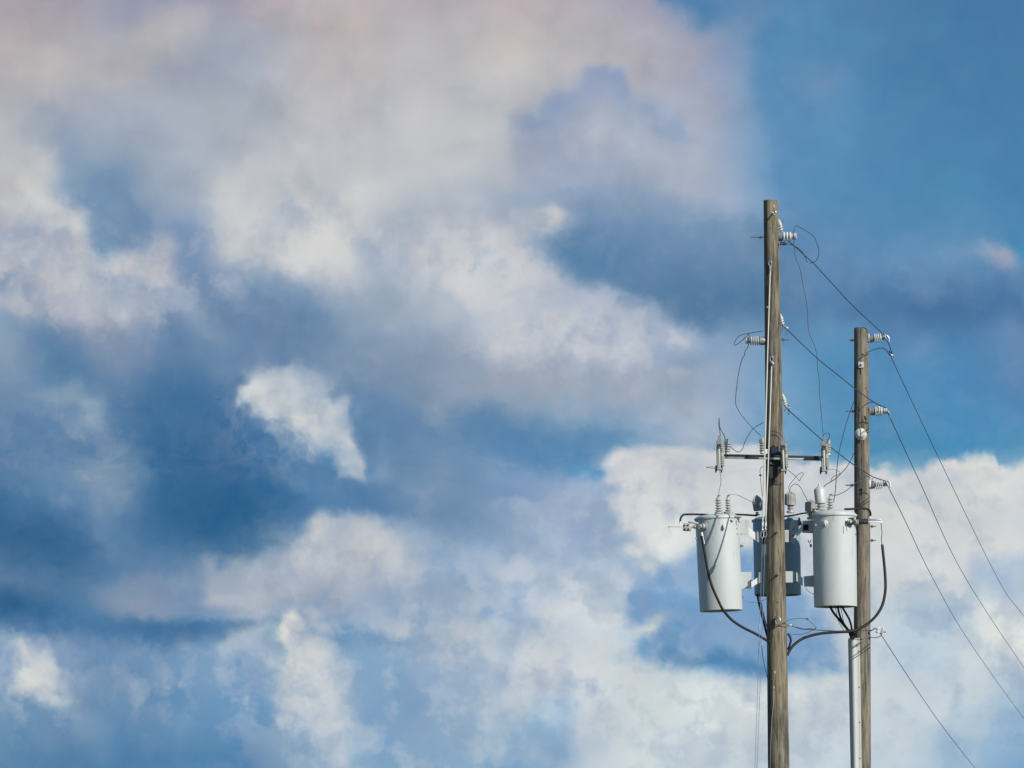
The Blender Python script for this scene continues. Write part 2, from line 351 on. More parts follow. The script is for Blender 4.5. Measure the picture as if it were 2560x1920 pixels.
 ('e',(2240,1860,110,30,-20),40,14,(205,212,220),.6),
 ('e',(2500,1860,120,70,-20),70,12,(135,172,210),.8),
 ('e',(2160,1600,60,60,0),50,10,(205,210,218),.6),
 ('e',(2270,1660,60,40,0),50,10,(175,198,224),.6),
 # last: broad shade and light
 ('e',(1110,1700,130,200,0),90,12,(138,166,198),.45),
 ('e',(1060,1480,120,50,0),50,12,(116,148,188),.5),
 ('p',[(1450,1180),(1520,1235),(1545,1300),(1578,1350),(1545,1385),(1480,1400),(1380,1340),(1360,1230)],16,12,(148,170,202),.6),
 ('p',[(1640,1432),(1690,1402),(1740,1380),(1800,1372),(1960,1450),(2040,1560),(2100,1650),(2000,1668),(1900,1694),(1800,1698),(1700,1686),(1640,1655),(1612,1615),(1650,1590),(1655,1550),(1620,1560),(1580,1585),(1562,1540),(1566,1490),(1600,1450)],10,10,(112,150,198),.55),
 ('e',(1790,1672,150,18,4),12,5,(74,128,178),.8),
 ('p',[(1280,310),(1370,262),(1450,236),(1510,200),(1560,262),(1620,290),(1700,320),(1740,380),(1860,440),(1900,520),(1500,560),(1380,520),(1320,470),(1280,400)],30,14,(148,162,188),.5),
 ('e',(1500,340,60,40,20),34,12,(178,184,198),.6),
 ('e',(1640,400,110,34,12),40,12,(174,182,197),.5),
 ('e',(1650,530,240,34,4),36,10,(112,142,178),.5),
 ('e',(820,900,200,60,12),60,12,(104,134,170),.5),
 ('e',(620,800,100,50,20),50,12,(106,134,170),.5),
 ('e',(350,1590,420,26,2),26,8,(56,108,154),.5),
 ('e',(500,1180,160,160,20),100,8,(50,104,150),.5),
 ('e',(300,1760,120,110,0),70,8,(84,132,176),.5),
 ('e',(1640,1330,70,44,10),26,10,(230,227,222),.8),
 ('e',(1378,553,30,24,30),18,14,(218,216,212),.7),
 ('e',(1390,1590,60,30,10),26,10,(170,190,214),.5),
 ('e',(1190,1600,60,40,0),30,10,(186,200,212),.5),
 ('e',(1330,1560,40,20,20),18,10,(128,162,204),.6),
 ('e',(1315,575,60,34,20),30,14,(192,198,206),.6),
 ('e',(625,985,26,30,-20),10,14,(208,212,212),.8),
 ('e',(660,1030,34,22,30),10,14,(200,207,211),.75),
 ('e',(700,975,50,24,10),16,18,(196,204,210),.7),
 ('e',(770,1075,44,40,30),12,16,(212,214,212),.8),
 ('e',(850,1130,34,26,50),10,16,(196,205,211),.7),
 ('e',(880,1180,22,26,10),8,12,(200,208,212),.7),
 ('e',(720,1130,30,18,20),12,12,(120,150,188),.5),
 ('e',(800,990,40,16,30),14,12,(140,164,192),.5),
 ('e',(1538,1168,24,16,0),7,10,(206,203,210),.9),
 ('e',(1518,1206,14,18,0),6,8,(200,200,210),.9),
 ('e',(1535,1240,14,12,0),6,8,(150,172,205),.8),
 ('e',(1550,1268,18,20,0),6,10,(206,206,212),.85),
 ('e',(1582,1330,20,22,0),6,10,(216,216,218),.85),
 ('e',(1560,1395,26,14,0),7,10,(210,212,217),.85),
 ('e',(1560,1350,12,12,0),6,6,(165,184,212),.8),
 ('e',(1610,1425,30,12,0),7,10,(206,210,217),.8),
 ('e',(1700,1230,70,22,10),22,12,(196,196,206),.6),
 ('e',(1620,1280,40,16,20),16,10,(202,204,212),.5),
 ('e',(735,1570,34,26,0),10,10,(218,218,212),.85),
 ('e',(775,1640,52,50,20),16,14,(204,211,213),.75),
 ('e',(820,1720,46,40,0),14,14,(192,203,211),.7),
 ('e',(748,1592,14,18,0),6,5,(150,168,198),.7),
 ('e',(900,1660,40,60,0),24,8,(128,162,198),.6),
 ('e',(640,1700,50,60,0),30,10,(104,148,192),.6),
 ('e',(815,1070,34,50,-20),18,20,(186,197,207),.75),
 ('e',(850,1160,26,30,0),14,18,(178,190,203),.6),
 ('e',(700,950,70,22,10),24,18,(160,174,192),.6),
 ('e',(1300,960,330,50,4),46,12,(148,158,178),.55),
 ('e',(1050,900,160,40,12),44,12,(132,150,176),.45),
 ('e',(2492,655,44,24,30),14,8,(158,166,188),.75),
 ('e',(1800,30,40,24,0),18,10,(84,134,180),.5),
 ('e',(60,1630,36,20,30),10,16,(196,203,206),.6),
 ('e',(120,1720,30,24,40),10,16,(204,208,206),.6),
 ('e',(800,1105,56,46,40),22,22,(180,192,205),.6),
 ('e',(870,1195,26,24,0),18,14,(120,146,180),.5),
]

def vnoise(x, y, seed):
    xi = np.floor(x).astype(np.int64); yi = np.floor(y).astype(np.int64)
    fx = x - xi; fy = y - yi
    fx = fx*fx*(3-2*fx); fy = fy*fy*(3-2*fy)
    def h(a, b):
        n = (a*374761393 + b*668265263 + seed*982451653) & 0xffffffff
        n = ((n ^ (n >> 13)) * 1274126177) & 0xffffffff
        return ((n ^ (n >> 16)) & 0xffff) / 32767.5 - 1.0
    return (h(xi,yi)*(1-fx) + h(xi+1,yi)*fx)*(1-fy) + (h(xi,yi+1)*(1-fx) + h(xi+1,yi+1)*fx)*fy

def fbm(x, y, seed, octaves=4):
    s = 0; a = 1.0; t = 0
    for k in range(octaves):
        s = s + a*vnoise(x*2**k, y*2**k, seed+k); t += a; a *= .55
    return s/t

def sky_chart(nx, ny, x0=0., x1=2560., y0=0., y1=1920.):
    X, Y = np.meshgrid(np.linspace(x0, x1, nx), np.linspace(y0, y1, ny))
    k = np.array([[[float(c) for c in p.split(',')] for p in r.split()] for r in KNOTS.strip().split('\n')])
    gx = np.clip(X/160., 0, 15.9999); gy = np.clip(Y/160., 0, 11.9999)
    ix = gx.astype(int); iy = gy.astype(int); fx = (gx-ix); fy = (gy-iy)
    fx = (fx*fx*(3-2*fx)*.5+fx*.5)[..., None]; fy = (fy*fy*(3-2*fy)*.5+fy*.5)[..., None]
    C = (k[iy,ix]*(1-fx)+k[iy,ix+1]*fx)*(1-fy)+(k[iy+1,ix]*(1-fx)+k[iy+1,ix+1]*fx)*fy
    X, Y = X + 11*fbm(X/70., Y/70., 11, 4), Y + 11*fbm(X/70., Y/70., 31, 4)
    for i, (kind, g, soft, rough, col, op) in enumerate(STROKES):
        rn = 1.5*rough*fbm(X/60., Y/60., 50+i*7, 4)
        if kind == 'e':
            cx, cy, rx, ry, t = g; t = np.radians(t)
            dx = X-cx; dy = Y-cy
            u = (dx*np.cos(t)+dy*np.sin(t))/rx; v = (-dx*np.sin(t)+dy*np.cos(t))/ry
            q = np.sqrt(u*u+v*v)+1e-6
            d = (q-1)*min(rx, ry)*1.0
            soft = soft*1.3
        else:
            P = np.array(g, float); n = len(P)
            d2 = np.full(X.shape, 1e12); inside = np.zeros(X.shape, bool)
            for a in range(n):
                ax, ay = P[a]; bx, by = P[(a+1) % n]
                ex, ey = bx-ax, by-ay
                t = np.clip(((X-ax)*ex+(Y-ay)*ey)/(ex*ex+ey*ey+1e-9), 0, 1)
                d2 = np.minimum(d2, (X-ax-t*ex)**2+(Y-ay-t*ey)**2)
                if ay != by:
                    c = ((ay > Y) != (by > Y)) & (X < ex*(Y-ay)/(by-ay)+ax)
                    inside ^= c
            d = np.sqrt(d2)*np.where(inside, -1, 1)
            soft = soft*1.15
        m = np.clip(.5-(d+rn)/(2*soft), 0, 1); m = (m*m*(3-2*m)*op)[..., None]
        C = C*(1-m)+np.array(col, float)*m
    lum = C.mean(-1)/255.; amp = 5+13*np.clip((lum-.5)/.2, 0, 1)
    puff = fbm(X/115., Y/95., 900, 5); puff = np.where(puff > 0, puff, puff*1.3)
    g_ = C.mean(-1, keepdims=True); k_ = np.clip((g_-165)/50., 0, 1)*.35; C = C*(1-k_)+g_*k_
    k2 = np.clip((185-g_)/40., 0, 1)*.13; C = C*(1-k2)+(g_-4)*k2
    pink = np.clip((X-1450)/150, 0, 1)*np.clip((Y-1050)/60, 0, 1)*.6; C[..., 0] -= 4*pink; C[..., 1] += 3*pink
    C = C*(1-.035*np.clip((700-Y)/300, 0, 1)*np.clip((g_[..., 0]-150)/40, 0, 1))[..., None]
    blue = np.clip((C[..., 2]-C[..., 0]-70)/40., 0, 1); C[..., 1] -= 1.5*blue; C[..., 2] += .5*blue
    C = 150+(C-150)*np.where(C < 150, 1.06, 1.0)
    amp = amp*.7
    C = C+(amp*puff)[..., None]*np.array([1.05, 1.0, .88])
    return np.clip(C/255., 0, 1)

# how crisp the cloud surface looks: (cx, cy, rx, ry, amount)
CRISP = [(120,640,230,230,.8), (400,720,200,150,1.), (780,580,260,150,.6), (1200,640,260,130,.9), (1480,850,360,110,.9), (1480,330,240,120,.25),
 (720,1050,200,150,1.), (200,1130,260,150,.5), (860,1380,320,120,.7), (760,1720,260,260,1.), (110,1700,160,180,1.), (400,1700,200,140,.6),
 (1150,1560,260,180,1.), (1450,1620,320,300,1.), (1650,1280,260,170,.8), (2250,1300,420,170,.8), (2350,1620,380,330,.7), (1800,1800,420,200,.7), (1100,1800,260,200,.8), (1350,1250,180,120,.5)]
def crisp_chart(nx, ny, x0, x1, y0, y1):
    X, Y = np.meshgrid(np.linspace(x0, x1, nx), np.linspace(y0, y1, ny)); C = X*0+.12
    for cx, cy, rx, ry, a in CRISP:
        q = np.sqrt(((X-cx)/rx)**2+((Y-cy)/ry)**2); m = np.clip(1.35-q, 0, 1); C = np.maximum(C, m*m*(3-2*m)*a)
    clear = np.clip((X-1880)/80, 0, 1)*np.clip((640-Y)/100, 0, 1)
    return C*(1-clear)
def build_world():
    w = bpy.data.worlds.new('World'); S.world = w; w.use_nodes = True
    nt = w.node_tree; nt.nodes.clear(); L = nt.links
    def N(t, **k):
        n = nt.nodes.new(t)
        for a, b in k.items(): setattr(n, a, b)
        return n
    def put(sock, v):
        if isinstance(v, bpy.types.NodeSocket): L.new(v, sock)
        else: sock.default_value = v
    def M(op, a, b=0.0, c=0.0, clamp=False):
        n = N('ShaderNodeMath', operation=op, use_clamp=clamp)
        put(n.inputs[0], a); put(n.inputs[1], b); put(n.inputs[2], c); return n.outputs[0]
    def V(op, a, b=(0, 0, 0), s=1.0):
        n = N('ShaderNodeVectorMath', operation=op); put(n.inputs[0], a); put(n.inputs[1], b)
        if op == 'SCALE': put(n.inputs['Scale'], s)
        return n.outputs[0]
    def MR(v, a, b, c, d, kind='LINEAR'):
        n = N('ShaderNodeMapRange', interpolation_type=kind, clamp=True)
        put(n.inputs[0], v)
        for i, q in enumerate((a, b, c, d)): put(n.inputs[1+i], q)
        return n.outputs[0]
    def mixc(f, a, b, blend='MIX'):
        n = N('ShaderNodeMix', data_type='RGBA', blend_type=blend, clamp_factor=True)
        put(n.inputs[0], f); put(n.inputs[6], a); put(n.inputs[7], b); return n.outputs[2]
    def noise(vec, scale, detail, rough, out='Fac', dist=0.0):
        n = N('ShaderNodeTexNoise'); put(n.inputs['Vector'], vec); n.inputs['Scale'].default_value = scale
        n.inputs['Detail'].default_value = detail; n.inputs['Roughness'].default_value = rough
        n.inputs['Distortion'].default_value = dist
        return n.outputs[out]
    d = N('ShaderNodeTexCoord').outputs['Generated']
    sep = N('ShaderNodeSeparateXYZ'); L.new(d, sep.inputs[0])
    # direction -> chart position (azimuth, elevation; one unit is 1/F radian)
    X = M('MULTIPLY_ADD', M('ARCTAN2', sep.outputs[0], sep.outputs[1]), F*math.cos(TILT), 1280.0)
    Y = M('MULTIPLY_ADD', M('ARCSINE', sep.outputs[2]), -F, 960.0+F*TILT)
    w1 = noise(d, 120.0, 4.0, .58, 'Color'); w2 = noise(d, 330.0, 5.0, .6, 'Color')
    s1 = N('ShaderNodeSeparateColor'); L.new(w1, s1.inputs[0]); s2 = N('ShaderNodeSeparateColor'); L.new(w2, s2.inputs[0])
    A1, A2 = WARP
    wx = M('ADD', M('MULTIPLY_ADD', s1.outputs[0], A1, -A1/2), M('MULTIPLY_ADD', s2.outputs[0], A2, -A2/2))
    wy = M('ADD', M('MULTIPLY_ADD', s1.outputs[1], A1, -A1/2), M('MULTIPLY_ADD', s2.outputs[1], A2, -A2/2))
    dw = V('ADD', d, V('SCALE', V('SUBTRACT', w2, (.5, .5, .5)), s=.0026))
    def billow(vec):
        # rounded lumps with creases between them, two sizes
        n1 = M('ABSOLUTE', M('MULTIPLY_ADD', noise(vec, 48.0, 2.0, .5), 2.0, -1.0))
        n2 = M('ABSOLUTE', M('MULTIPLY_ADD', noise(vec, 130.0, 3.0, .55), 2.0, -1.0))
        n3 = M('ABSOLUTE', M('MULTIPLY_ADD', noise(vec, 330.0, 2.0, .6), 2.0, -1.0))
        return M('ADD', M('MULTIPLY_ADD', n1, 1.0, M('MULTIPLY', n2, .46)), M('MULTIPLY', n3, .16))
    LV = (math.cos(R(35))*.0030, 0.0, math.sin(R(35))*.0030)
    h0 = billow(dw); h1 = billow(V('ADD', dw, LV))
    XW = M('ADD', M('ADD', X, wx), M('MULTIPLY_ADD', h0, LUMP*.6, -LUMP*.20)); YW = M('ADD', M('ADD', Y, wy), M('MULTIPLY_ADD', h0, -LUMP, LUMP*.36))
    # the chart as a sum of products  u_k(x) * v_k(y), each factor one curve
    NX, NY, K = 200, 150, 42
    C = sky_chart(NX, NY, *CHART)
    x0, x1, y0, y1 = CHART
    fold = lambda v, a, c: M('PINGPONG', M('MULTIPLY_ADD', v, 1/(c-a), -a/(c-a)), 1.0)
    gx = fold(XW, x0, x1); gy = fold(YW, y0, y1)
    def spread(v):
        c = N('ShaderNodeCombineXYZ')
        for i in range(3): L.new(v, c.inputs[i])
        return c.outputs[0]
    def curves(src, cols):
        n = N('ShaderNodeRGBCurve'); L.new(src, n.inputs['Color']); mp = n.mapping
        mp.use_clip = False
        for ch in range(3):
            v = cols[ch]; c = mp.curves[ch]; m = len(v)
            c.points[0].location = (0.0, float(v[0])); c.points[1].location = (1.0, float(v[-1]))
            for i in range(1, m-1): c.points.new(i/(m-1), float(v[i]))
        mp.update()
        return n.outputs[0]
    def low_rank_rgb(C, K, gx, gy):
        NY, NX = C.shape[:2]; A = C.transpose(1, 0, 2).reshape(NX, -1); mean = A.mean(0)
        U, sv, Vt = np.linalg.svd(A-mean, full_matrices=False); gx3, gy3 = spread(gx), spread(gy)
        acc = V('SCALE', curves(gy3, [mean.reshape(NY, 3)[:, c] for c in range(3)]), s=1.0)
        for k0 in range(0, K, 3):
            us, sc_ = [], []
            for k in range(k0, k0+3):
                u = U[:, k]; lo, hi = u.min(), u.max(); us.append((u-lo)/(hi-lo)); sc_.append((lo, hi-lo))
            ux = N('ShaderNodeSeparateColor'); L.new(curves(gx3, us), ux.inputs[0])
            for i, k in enumerate(range(k0, k0+3)):
                lo, dl = sc_[i]
                uu = M('MULTIPLY_ADD', ux.outputs[i], dl, lo)
                v = (sv[k]*Vt[k]).reshape(NY, 3); q = np.abs(v).max()*2.0
                vn = V('SUBTRACT', curves(gy3, [v[:, c]/q+.5 for c in range(3)]), (.5, .5, .5))
                acc = V('ADD', acc, V('SCALE', vn, s=M('MULTIPLY', uu, float(q))))
        return acc
    def low_rank(C, K, gx, gy):
        """one channel: three products per pair of curve nodes"""
        NY, NX = C.shape; U, sv, Vt = np.linalg.svd(C.T, full_matrices=False); gx3, gy3 = spread(gx), spread(gy); tot = 0.0
        for k0 in range(0, K, 3):
            us, vs, ks = [], [], []
            for k in range(k0, k0+3):
                u = U[:, k]; v = sv[k]*Vt[k]; q = np.abs(u).max()*2; w_ = np.abs(v).max()*2+1e-6
                us.append(u/q+.5); vs.append(v/w_+.5); ks.append(q*w_)
            pr = V('MULTIPLY', V('SUBTRACT', curves(gx3, us), (.5, .5, .5)), V('SUBTRACT', curves(gy3, vs), (.5, .5, .5)))
            n = N('ShaderNodeVectorMath', operation='DOT_PRODUCT'); L.new(pr, n.inputs[0]); n.inputs[1].default_value = ks
            tot = M('ADD', n.outputs['Value'], tot)
        return M('ADD', tot, 0.0, clamp=True)
    acc = low_rank_rgb(C, K, gx, gy)
    acc = V('MINIMUM', V('MAXIMUM', acc, (.02, .02, .02)), (1, 1, 1))
    gm = N('ShaderNodeGamma'); L.new(acc, gm.inputs[0]); gm.inputs[1].default_value = 2.2; acc = gm.outputs[0]
    # elsewhere the same kind of sky: broken cumulus over clear blue
    sky = N('ShaderNodeTexSky', sky_type='NISHITA'); sky.sun_disc = False
    sky.sun_elevation = SUN_EL; sky.sun_rotation = math.pi - SUN_AZ   # rotation is measured clockwise from +Y
    sky.altitude = 200; sky.air_density = 1.0; sky.dust_density = .6; sky.ozone_density = 2.0
    lift = V('ADD', V('MULTIPLY', d, (1, 1, .72)), (0, 0, .30)); nrm_ = N('ShaderNodeVectorMath', operation='NORMALIZE'); L.new(lift, nrm_.inputs[0])
    L.new(nrm_.outputs[0], sky.inputs['Vector'])
    clear = mixc(1.0, sky.outputs[0], (.62, 1.02, 1.22, 1), 'MULTIPLY')
    flat = V('MULTIPLY', d, (1, 1, 1.7))
    low = MR(sep.outputs[2], .10, .45, 0.0, .10)
    cov = MR(M('SUBTRACT', noise(flat, 9.0, 5.0, .55, dist=.3), low), .45, .60, 0.0, 1.0, 'SMOOTHSTEP')
    shade = MR(noise(V('ADD', flat, (.3, .1, .25)), 16.0, 4.0, .55), .35, .62, 0.0, 1.0, 'SMOOTHSTEP')
    cl = mixc(shade, (.15, .27, .47, 1), (.60, .62, .64, 1))
    away = mixc(M('MULTIPLY', cov, .92), clear, V('SCALE', cl, s=10.0))
    # billows: relief of the cloud surface, lit from the right and above; strongest where the clouds are crisp
    crisp = low_rank(crisp_chart(64, 48, *CHART), 9, fold(X, x0, x1), fold(Y, y0, y1))
    rel = M('MULTIPLY', M('SUBTRACT', h0, h1), REL)                    # lit towards the sun, shaded away from it
    wisp = noise(V('ADD', dw, (1.3, .7, .2)), 62.0, 6.0, .60)
    lumn = N('ShaderNodeSeparateColor'); L.new(acc, lumn.inputs[0]); lum = lumn.outputs[1]
    cl_amt = MR(lum, .16, .40, .35, 1.0)
    amt = M('MULTIPLY', crisp, cl_amt)
    up_ = M('MULTIPLY', MR(wisp, .50, .58, 0., 1., 'SMOOTHSTEP'), M('MULTIPLY', amt, WUP))
    dn_ = M('MULTIPLY', MR(wisp, .46, .38, 0., 1., 'SMOOTHSTEP'), M('MULTIPLY', amt, WDN))
    acc = mixc(up_, acc, (.59, .615, .64, 1)); acc = mixc(dn_, acc, (.215, .32, .48, 1))
    acc = V('MAXIMUM', acc, (.001, .001, .001))
    b = noise(dw, 150.0, 6.0, .6)
    acc = mixc(M('MULTIPLY', amt, M('MAXIMUM', rel, 0.0)), acc, (.66, .67, .68, 1))
    acc = mixc(M('MULTIPLY', amt, M('MAXIMUM', M('MULTIPLY', rel, -1.0), 0.0)), acc, (.24, .34, .50, 1))
    g = M('MULTIPLY_ADD', amt, M('MULTIPLY_ADD', b, BIL, -BIL*.5), 1.0)
    acc2 = V('SCALE', acc, s=M('MULTIPLY', g, 10.0))
    fz = M('MULTIPLY_ADD', noise(d, 18.0, 4.0, .6), 520.0, -260.0)
    XN, YN = M('ADD', X, fz), M('SUBTRACT', Y, fz)
    ex = M('MINIMUM', MR(XN, x0-760, x0-130, 0., 1., 'SMOOTHSTEP'), MR(XN, x1+130, x1+760, 1., 0., 'SMOOTHSTEP'))
    ey = M('MINIMUM', MR(YN, y0-760, y0-130, 0., 1., 'SMOOTHSTEP'), MR(YN, y1+130, y1+760, 1., 0., 'SMOOTHSTEP'))
    near = M('MULTIPLY', ex, ey)
    # a bounded chart: only where one looks ahead
    total = mixc(near, away, acc2)
    bg = N('ShaderNodeBackground'); L.new(total, bg.inputs[0]); bg.inputs[1].default_value = 0.1
    out = N('ShaderNodeOutputWorld'); L.new(bg.outputs[0], out.inputs[0])
    w.cycles.sampling_method = 'MANUAL'; w.cycles.sample_map_resolution = 1024
WARP = (52.0, 22.0); CHART = (-40., 2600., -40., 1960.); BIL = .22; REL = 2.1; WUP = .36; WDN = .38; LUMP = 66.0
build_world()
# ------------------------------------------------------------------ materials
def material(name, base, rough=.5, metal=0.0, spec=.5, var=None, vscale=8.0, stretch=(1, 1, 1), bump=0.0, bscale=40.0, spots=None):
    m = bpy.data.materials.new(name); m.use_nodes = True; nt = m.node_tree; L = nt.links
    b = nt.nodes['Principled BSDF']
    b.inputs['Roughness'].default_value = rough; b.inputs['Metallic'].default_value = metal
    b.inputs['Specular IOR Level'].default_value = spec; b.inputs['Base Color'].default_value = (*base, 1)
    tc = nt.nodes.new('ShaderNodeTexCoord'); mp = nt.nodes.new('ShaderNodeMapping')
    mp.inputs['Scale'].default_value = stretch; L.new(tc.outputs['Object'], mp.inputs[0])
    col = None
    if var:
        n = nt.nodes.new('ShaderNodeTexNoise'); n.inputs['Scale'].default_value = vscale
        n.inputs['Detail'].default_value = 8; n.inputs['Roughness'].default_value = .65
        L.new(mp.outputs[0], n.inputs['Vector'])
        r = nt.nodes.new('ShaderNodeValToRGB'); L.new(n.outputs['Fac'], r.inputs[0])
        r.color_ramp.elements[0].position = .32; r.color_ramp.elements[1].position = .68
        r.color_ramp.elements[0].color = (*var, 1); r.color_ramp.elements[1].color = (*base, 1)
        col = r.outputs[0]
    if spots:
        n = nt.nodes.new('ShaderNodeTexNoise'); n.inputs['Scale'].default_value = spots[1]; n.inputs['Detail'].default_value = 6
        L.new(mp.outputs[0], n.inputs['Vector'])
        r = nt.nodes.new('ShaderNodeMapRange'); r.inputs[1].default_value = spots[2]; r.inputs[2].default_value = spots[2]+.08
        r.inputs[4].default_value = spots[3]; L.new(n.outputs['Fac'], r.inputs[0])
        mx = nt.nodes.new('ShaderNodeMix'); mx.data_type = 'RGBA'; L.new(r.outputs[0], mx.inputs[0])
        if col: L.new(col, mx.inputs[6])
        else: mx.inputs[6].default_value = (*base, 1)
        mx.inputs[7].default_value = (*spots[0], 1); col = mx.outputs[2]
    if col: L.new(col, b.inputs['Base Color'])
    if bump:
        n = nt.nodes.new('ShaderNodeTexNoise'); n.inputs['Scale'].default_value = bscale; n.inputs['Detail'].default_value = 5
        L.new(mp.outputs[0], n.inputs['Vector'])
        bp = nt.nodes.new('ShaderNodeBump'); bp.inputs['Strength'].default_value = 1.0; bp.inputs['Distance'].default_value = bump
        L.new(n.outputs['Fac'], bp.inputs['Height']); L.new(bp.outputs[0], b.inputs['Normal'])
    return m

def wood_material(name, light, dark, seed):
    m = bpy.data.materials.new(name); m.use_nodes = True; nt = m.node_tree; L = nt.links
    b = nt.nodes['Principled BSDF']; b.inputs['Roughness'].default_value = .85; b.inputs['Specular IOR Level'].default_value = .2
    tc = nt.nodes.new('ShaderNodeTexCoord')
    def mapped(sc, off=0.0):
        mp = nt.nodes.new('ShaderNodeMapping'); mp.inputs['Scale'].default_value = sc
        mp.inputs['Location'].default_value = (seed+off, seed*.7, off); L.new(tc.outputs['Object'], mp.inputs[0]); return mp.outputs[0]
    def noise(v, s, d, r=.6, dist=0.0):
        n = nt.nodes.new('ShaderNodeTexNoise'); n.inputs['Scale'].default_value = s; n.inputs['Detail'].default_value = d
        n.inputs['Roughness'].default_value = r; n.inputs['Distortion'].default_value = dist; L.new(v, n.inputs['Vector']); return n.outputs['Fac']
    def rng(v, a, c, x=0.0, y=1.0):
        r = nt.nodes.new('ShaderNodeMapRange'); L.new(v, r.inputs[0])
        for i, q in enumerate((a, c, x, y)): r.inputs[1+i].default_value = q
        return r.outputs[0]
    def mix(f, a, c, mode='MIX'):
        mx = nt.nodes.new('ShaderNodeMix'); mx.data_type = 'RGBA'; mx.blend_type = mode; L.new(f, mx.inputs[0])
        for s_, q in ((6, a), (7, c)):
            if isinstance(q, tuple): mx.inputs[s_].default_value = (*q, 1)
            else: L.new(q, mx.inputs[s_])
        return mx.outputs[2]
    grain = noise(mapped((26, 26, 1.5)), 1.0, 7, .66, .5)
    fine = noise(mapped((110, 110, 3.2), 3.0), 1.0, 3, .6)
    broad = noise(mapped((5, 5, 1.3), 7.0), 1.0, 5, .6)
    c = mix(rng(grain, .36, .62), dark, light)
    c = mix(rng(broad, .4, .68, 0, .75), c, tuple(x*k for x, k in zip(light, (1.12, 1.02, .86))))
    c = mix(rng(broad, .46, .30, 0, .6), c, tuple(x*.8 for x in dark))
    streak = noise(mapped((48, 48, 3.4), 5.0), 1.0, 4, .6, .3)
    c = mix(rng(streak, .50, .34, 0, .75), c, tuple(x*.62 for x in dark)); c = mix(rng(streak, .60, .72, 0, .5), c, tuple(x*1.25 for x in light))
    crack = noise(mapped((60, 60, .55), 11.0), 1.0, 2, .5, .2)
    c = mix(rng(crack, .37, .30, 0, .92), c, tuple(x*.2 for x in dark))
    stain = noise(mapped((9, 9, 2.6), 17.0), 1.0, 6, .65)
    c = mix(rng(stain, .55, .72, 0, .6), c, tuple(x*.9 for x in dark))
    c = mix(rng(fine, .35, .2, 0, .55), c, tuple(x*.4 for x in dark))
    L.new(c, b.inputs['Base Color'])
    add = nt.nodes.new('ShaderNodeMath'); add.operation = 'ADD'; L.new(grain, add.inputs[0]); L.new(rng(crack, .30, .38, 0, 1.6), add.inputs[1])
    bp = nt.nodes.new('ShaderNodeBump'); bp.inputs['Distance'].default_value = .006; bp.inputs['Strength'].default_value = .9
    L.new(add.outputs[0], bp.inputs['Height']); L.new(bp.outputs[0], b.inputs['Normal'])
    return m

MW = wood_material('weathered_wood', (.232, .208, .160), (.054, .047, .035), 3.1)
MW2 = wood_material('weathered_wood_brown', (.215, .196, .162), (.078, .070, .057), 9.4)
MT = material('grey_tank_paint', (.475, .50, .49), .42, var=(.445, .475, .47), vscale=3.5, stretch=(1.6, 1.6, .35), spots=((.30, .29, .25), 9.0, .60, .45))
MTB = material('blue_grey_shaded_paint', (.27, .37, .41), .5, var=(.22, .32, .37), vscale=3.0)  # darker, bluer paint that also carries the rear tank's shade in its colour
MP = material('white_porcelain', (.60, .61, .585), .22, var=(.46, .48, .46), vscale=12)
MPG = material('grey_porcelain', (.43, .43, .385), .3, var=(.30, .30, .265), vscale=14)
MC = material('grey_iron_cap', (.26, .27, .29), .5, metal=.3, var=(.19, .20, .22), vscale=20)
MG = material('galvanised_steel', (.46, .47, .47), .45, metal=.55, var=(.30, .31, .31), vscale=25)
MGD = material('dull_hardware', (.20, .20, .19), .6, metal=.4, var=(.10, .10, .09), vscale=30)
MK = material('black_rubber', (.014, .014, .016), .6, spec=.3)
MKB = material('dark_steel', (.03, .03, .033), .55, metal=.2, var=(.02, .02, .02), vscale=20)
MA = material('dull_wire', (.022, .034, .045), .6, metal=.0)
MAL = material('light_wire', (.13, .15, .17), .6, metal=.1)
MF = material('cream_fibreglass', (.50, .49, .43), .45, var=(.40, .39, .335), vscale=6)
MV = material('white_pvc', (.50, .505, .485), .45, var=(.40, .405, .385), vscale=3.5, stretch=(1, 1, .22), spots=((.30, .28, .23), 7.0, .66, .4))
MB = material('white_boot', (.70, .70, .68), .4)
MZ = material('zinc_plate', (.52, .52, .49), .5, var=(.42, .42, .40), vscale=30)
MH = material('dark_hole', (.012, .010, .008), .9)
MKN = material('brown_knot', (.20, .125, .06), .9, var=(.12, .075, .04), vscale=60)
MGR = material('dry_grass_ground', (.13, .14, .07), .95, var=(.09, .10, .05), vscale=.4, bump=.03, bscale=6)

# ------------------------------------------------------------------ geometry helpers
cT, sT = math.cos(TILT), math.sin(TILT)
def P(px, py, d=0.0):
    """the place in the world seen at photo position (px, py), on the upright plane 80 + d metres ahead"""
    x = (px-1280)/F; y = (960-py)/F
    v = Vector((x, cT-y*sT, sT+y*cT))
    return EYE + v*((80.0+d)/v.y)
U = (P(1901, 1300)-P(1900, 1300)).length            # metres per photo pixel at the poles
X_, Y_, Z_ = Vector((1, 0, 0)), Vector((0, 1, 0)), Vector((0, 0, 1))

def frame(a):
    a = a.normalized(); t = Z_ if abs(a.z) < .9 else X_
    u = t.cross(a).normalized(); return u, a.cross(u)

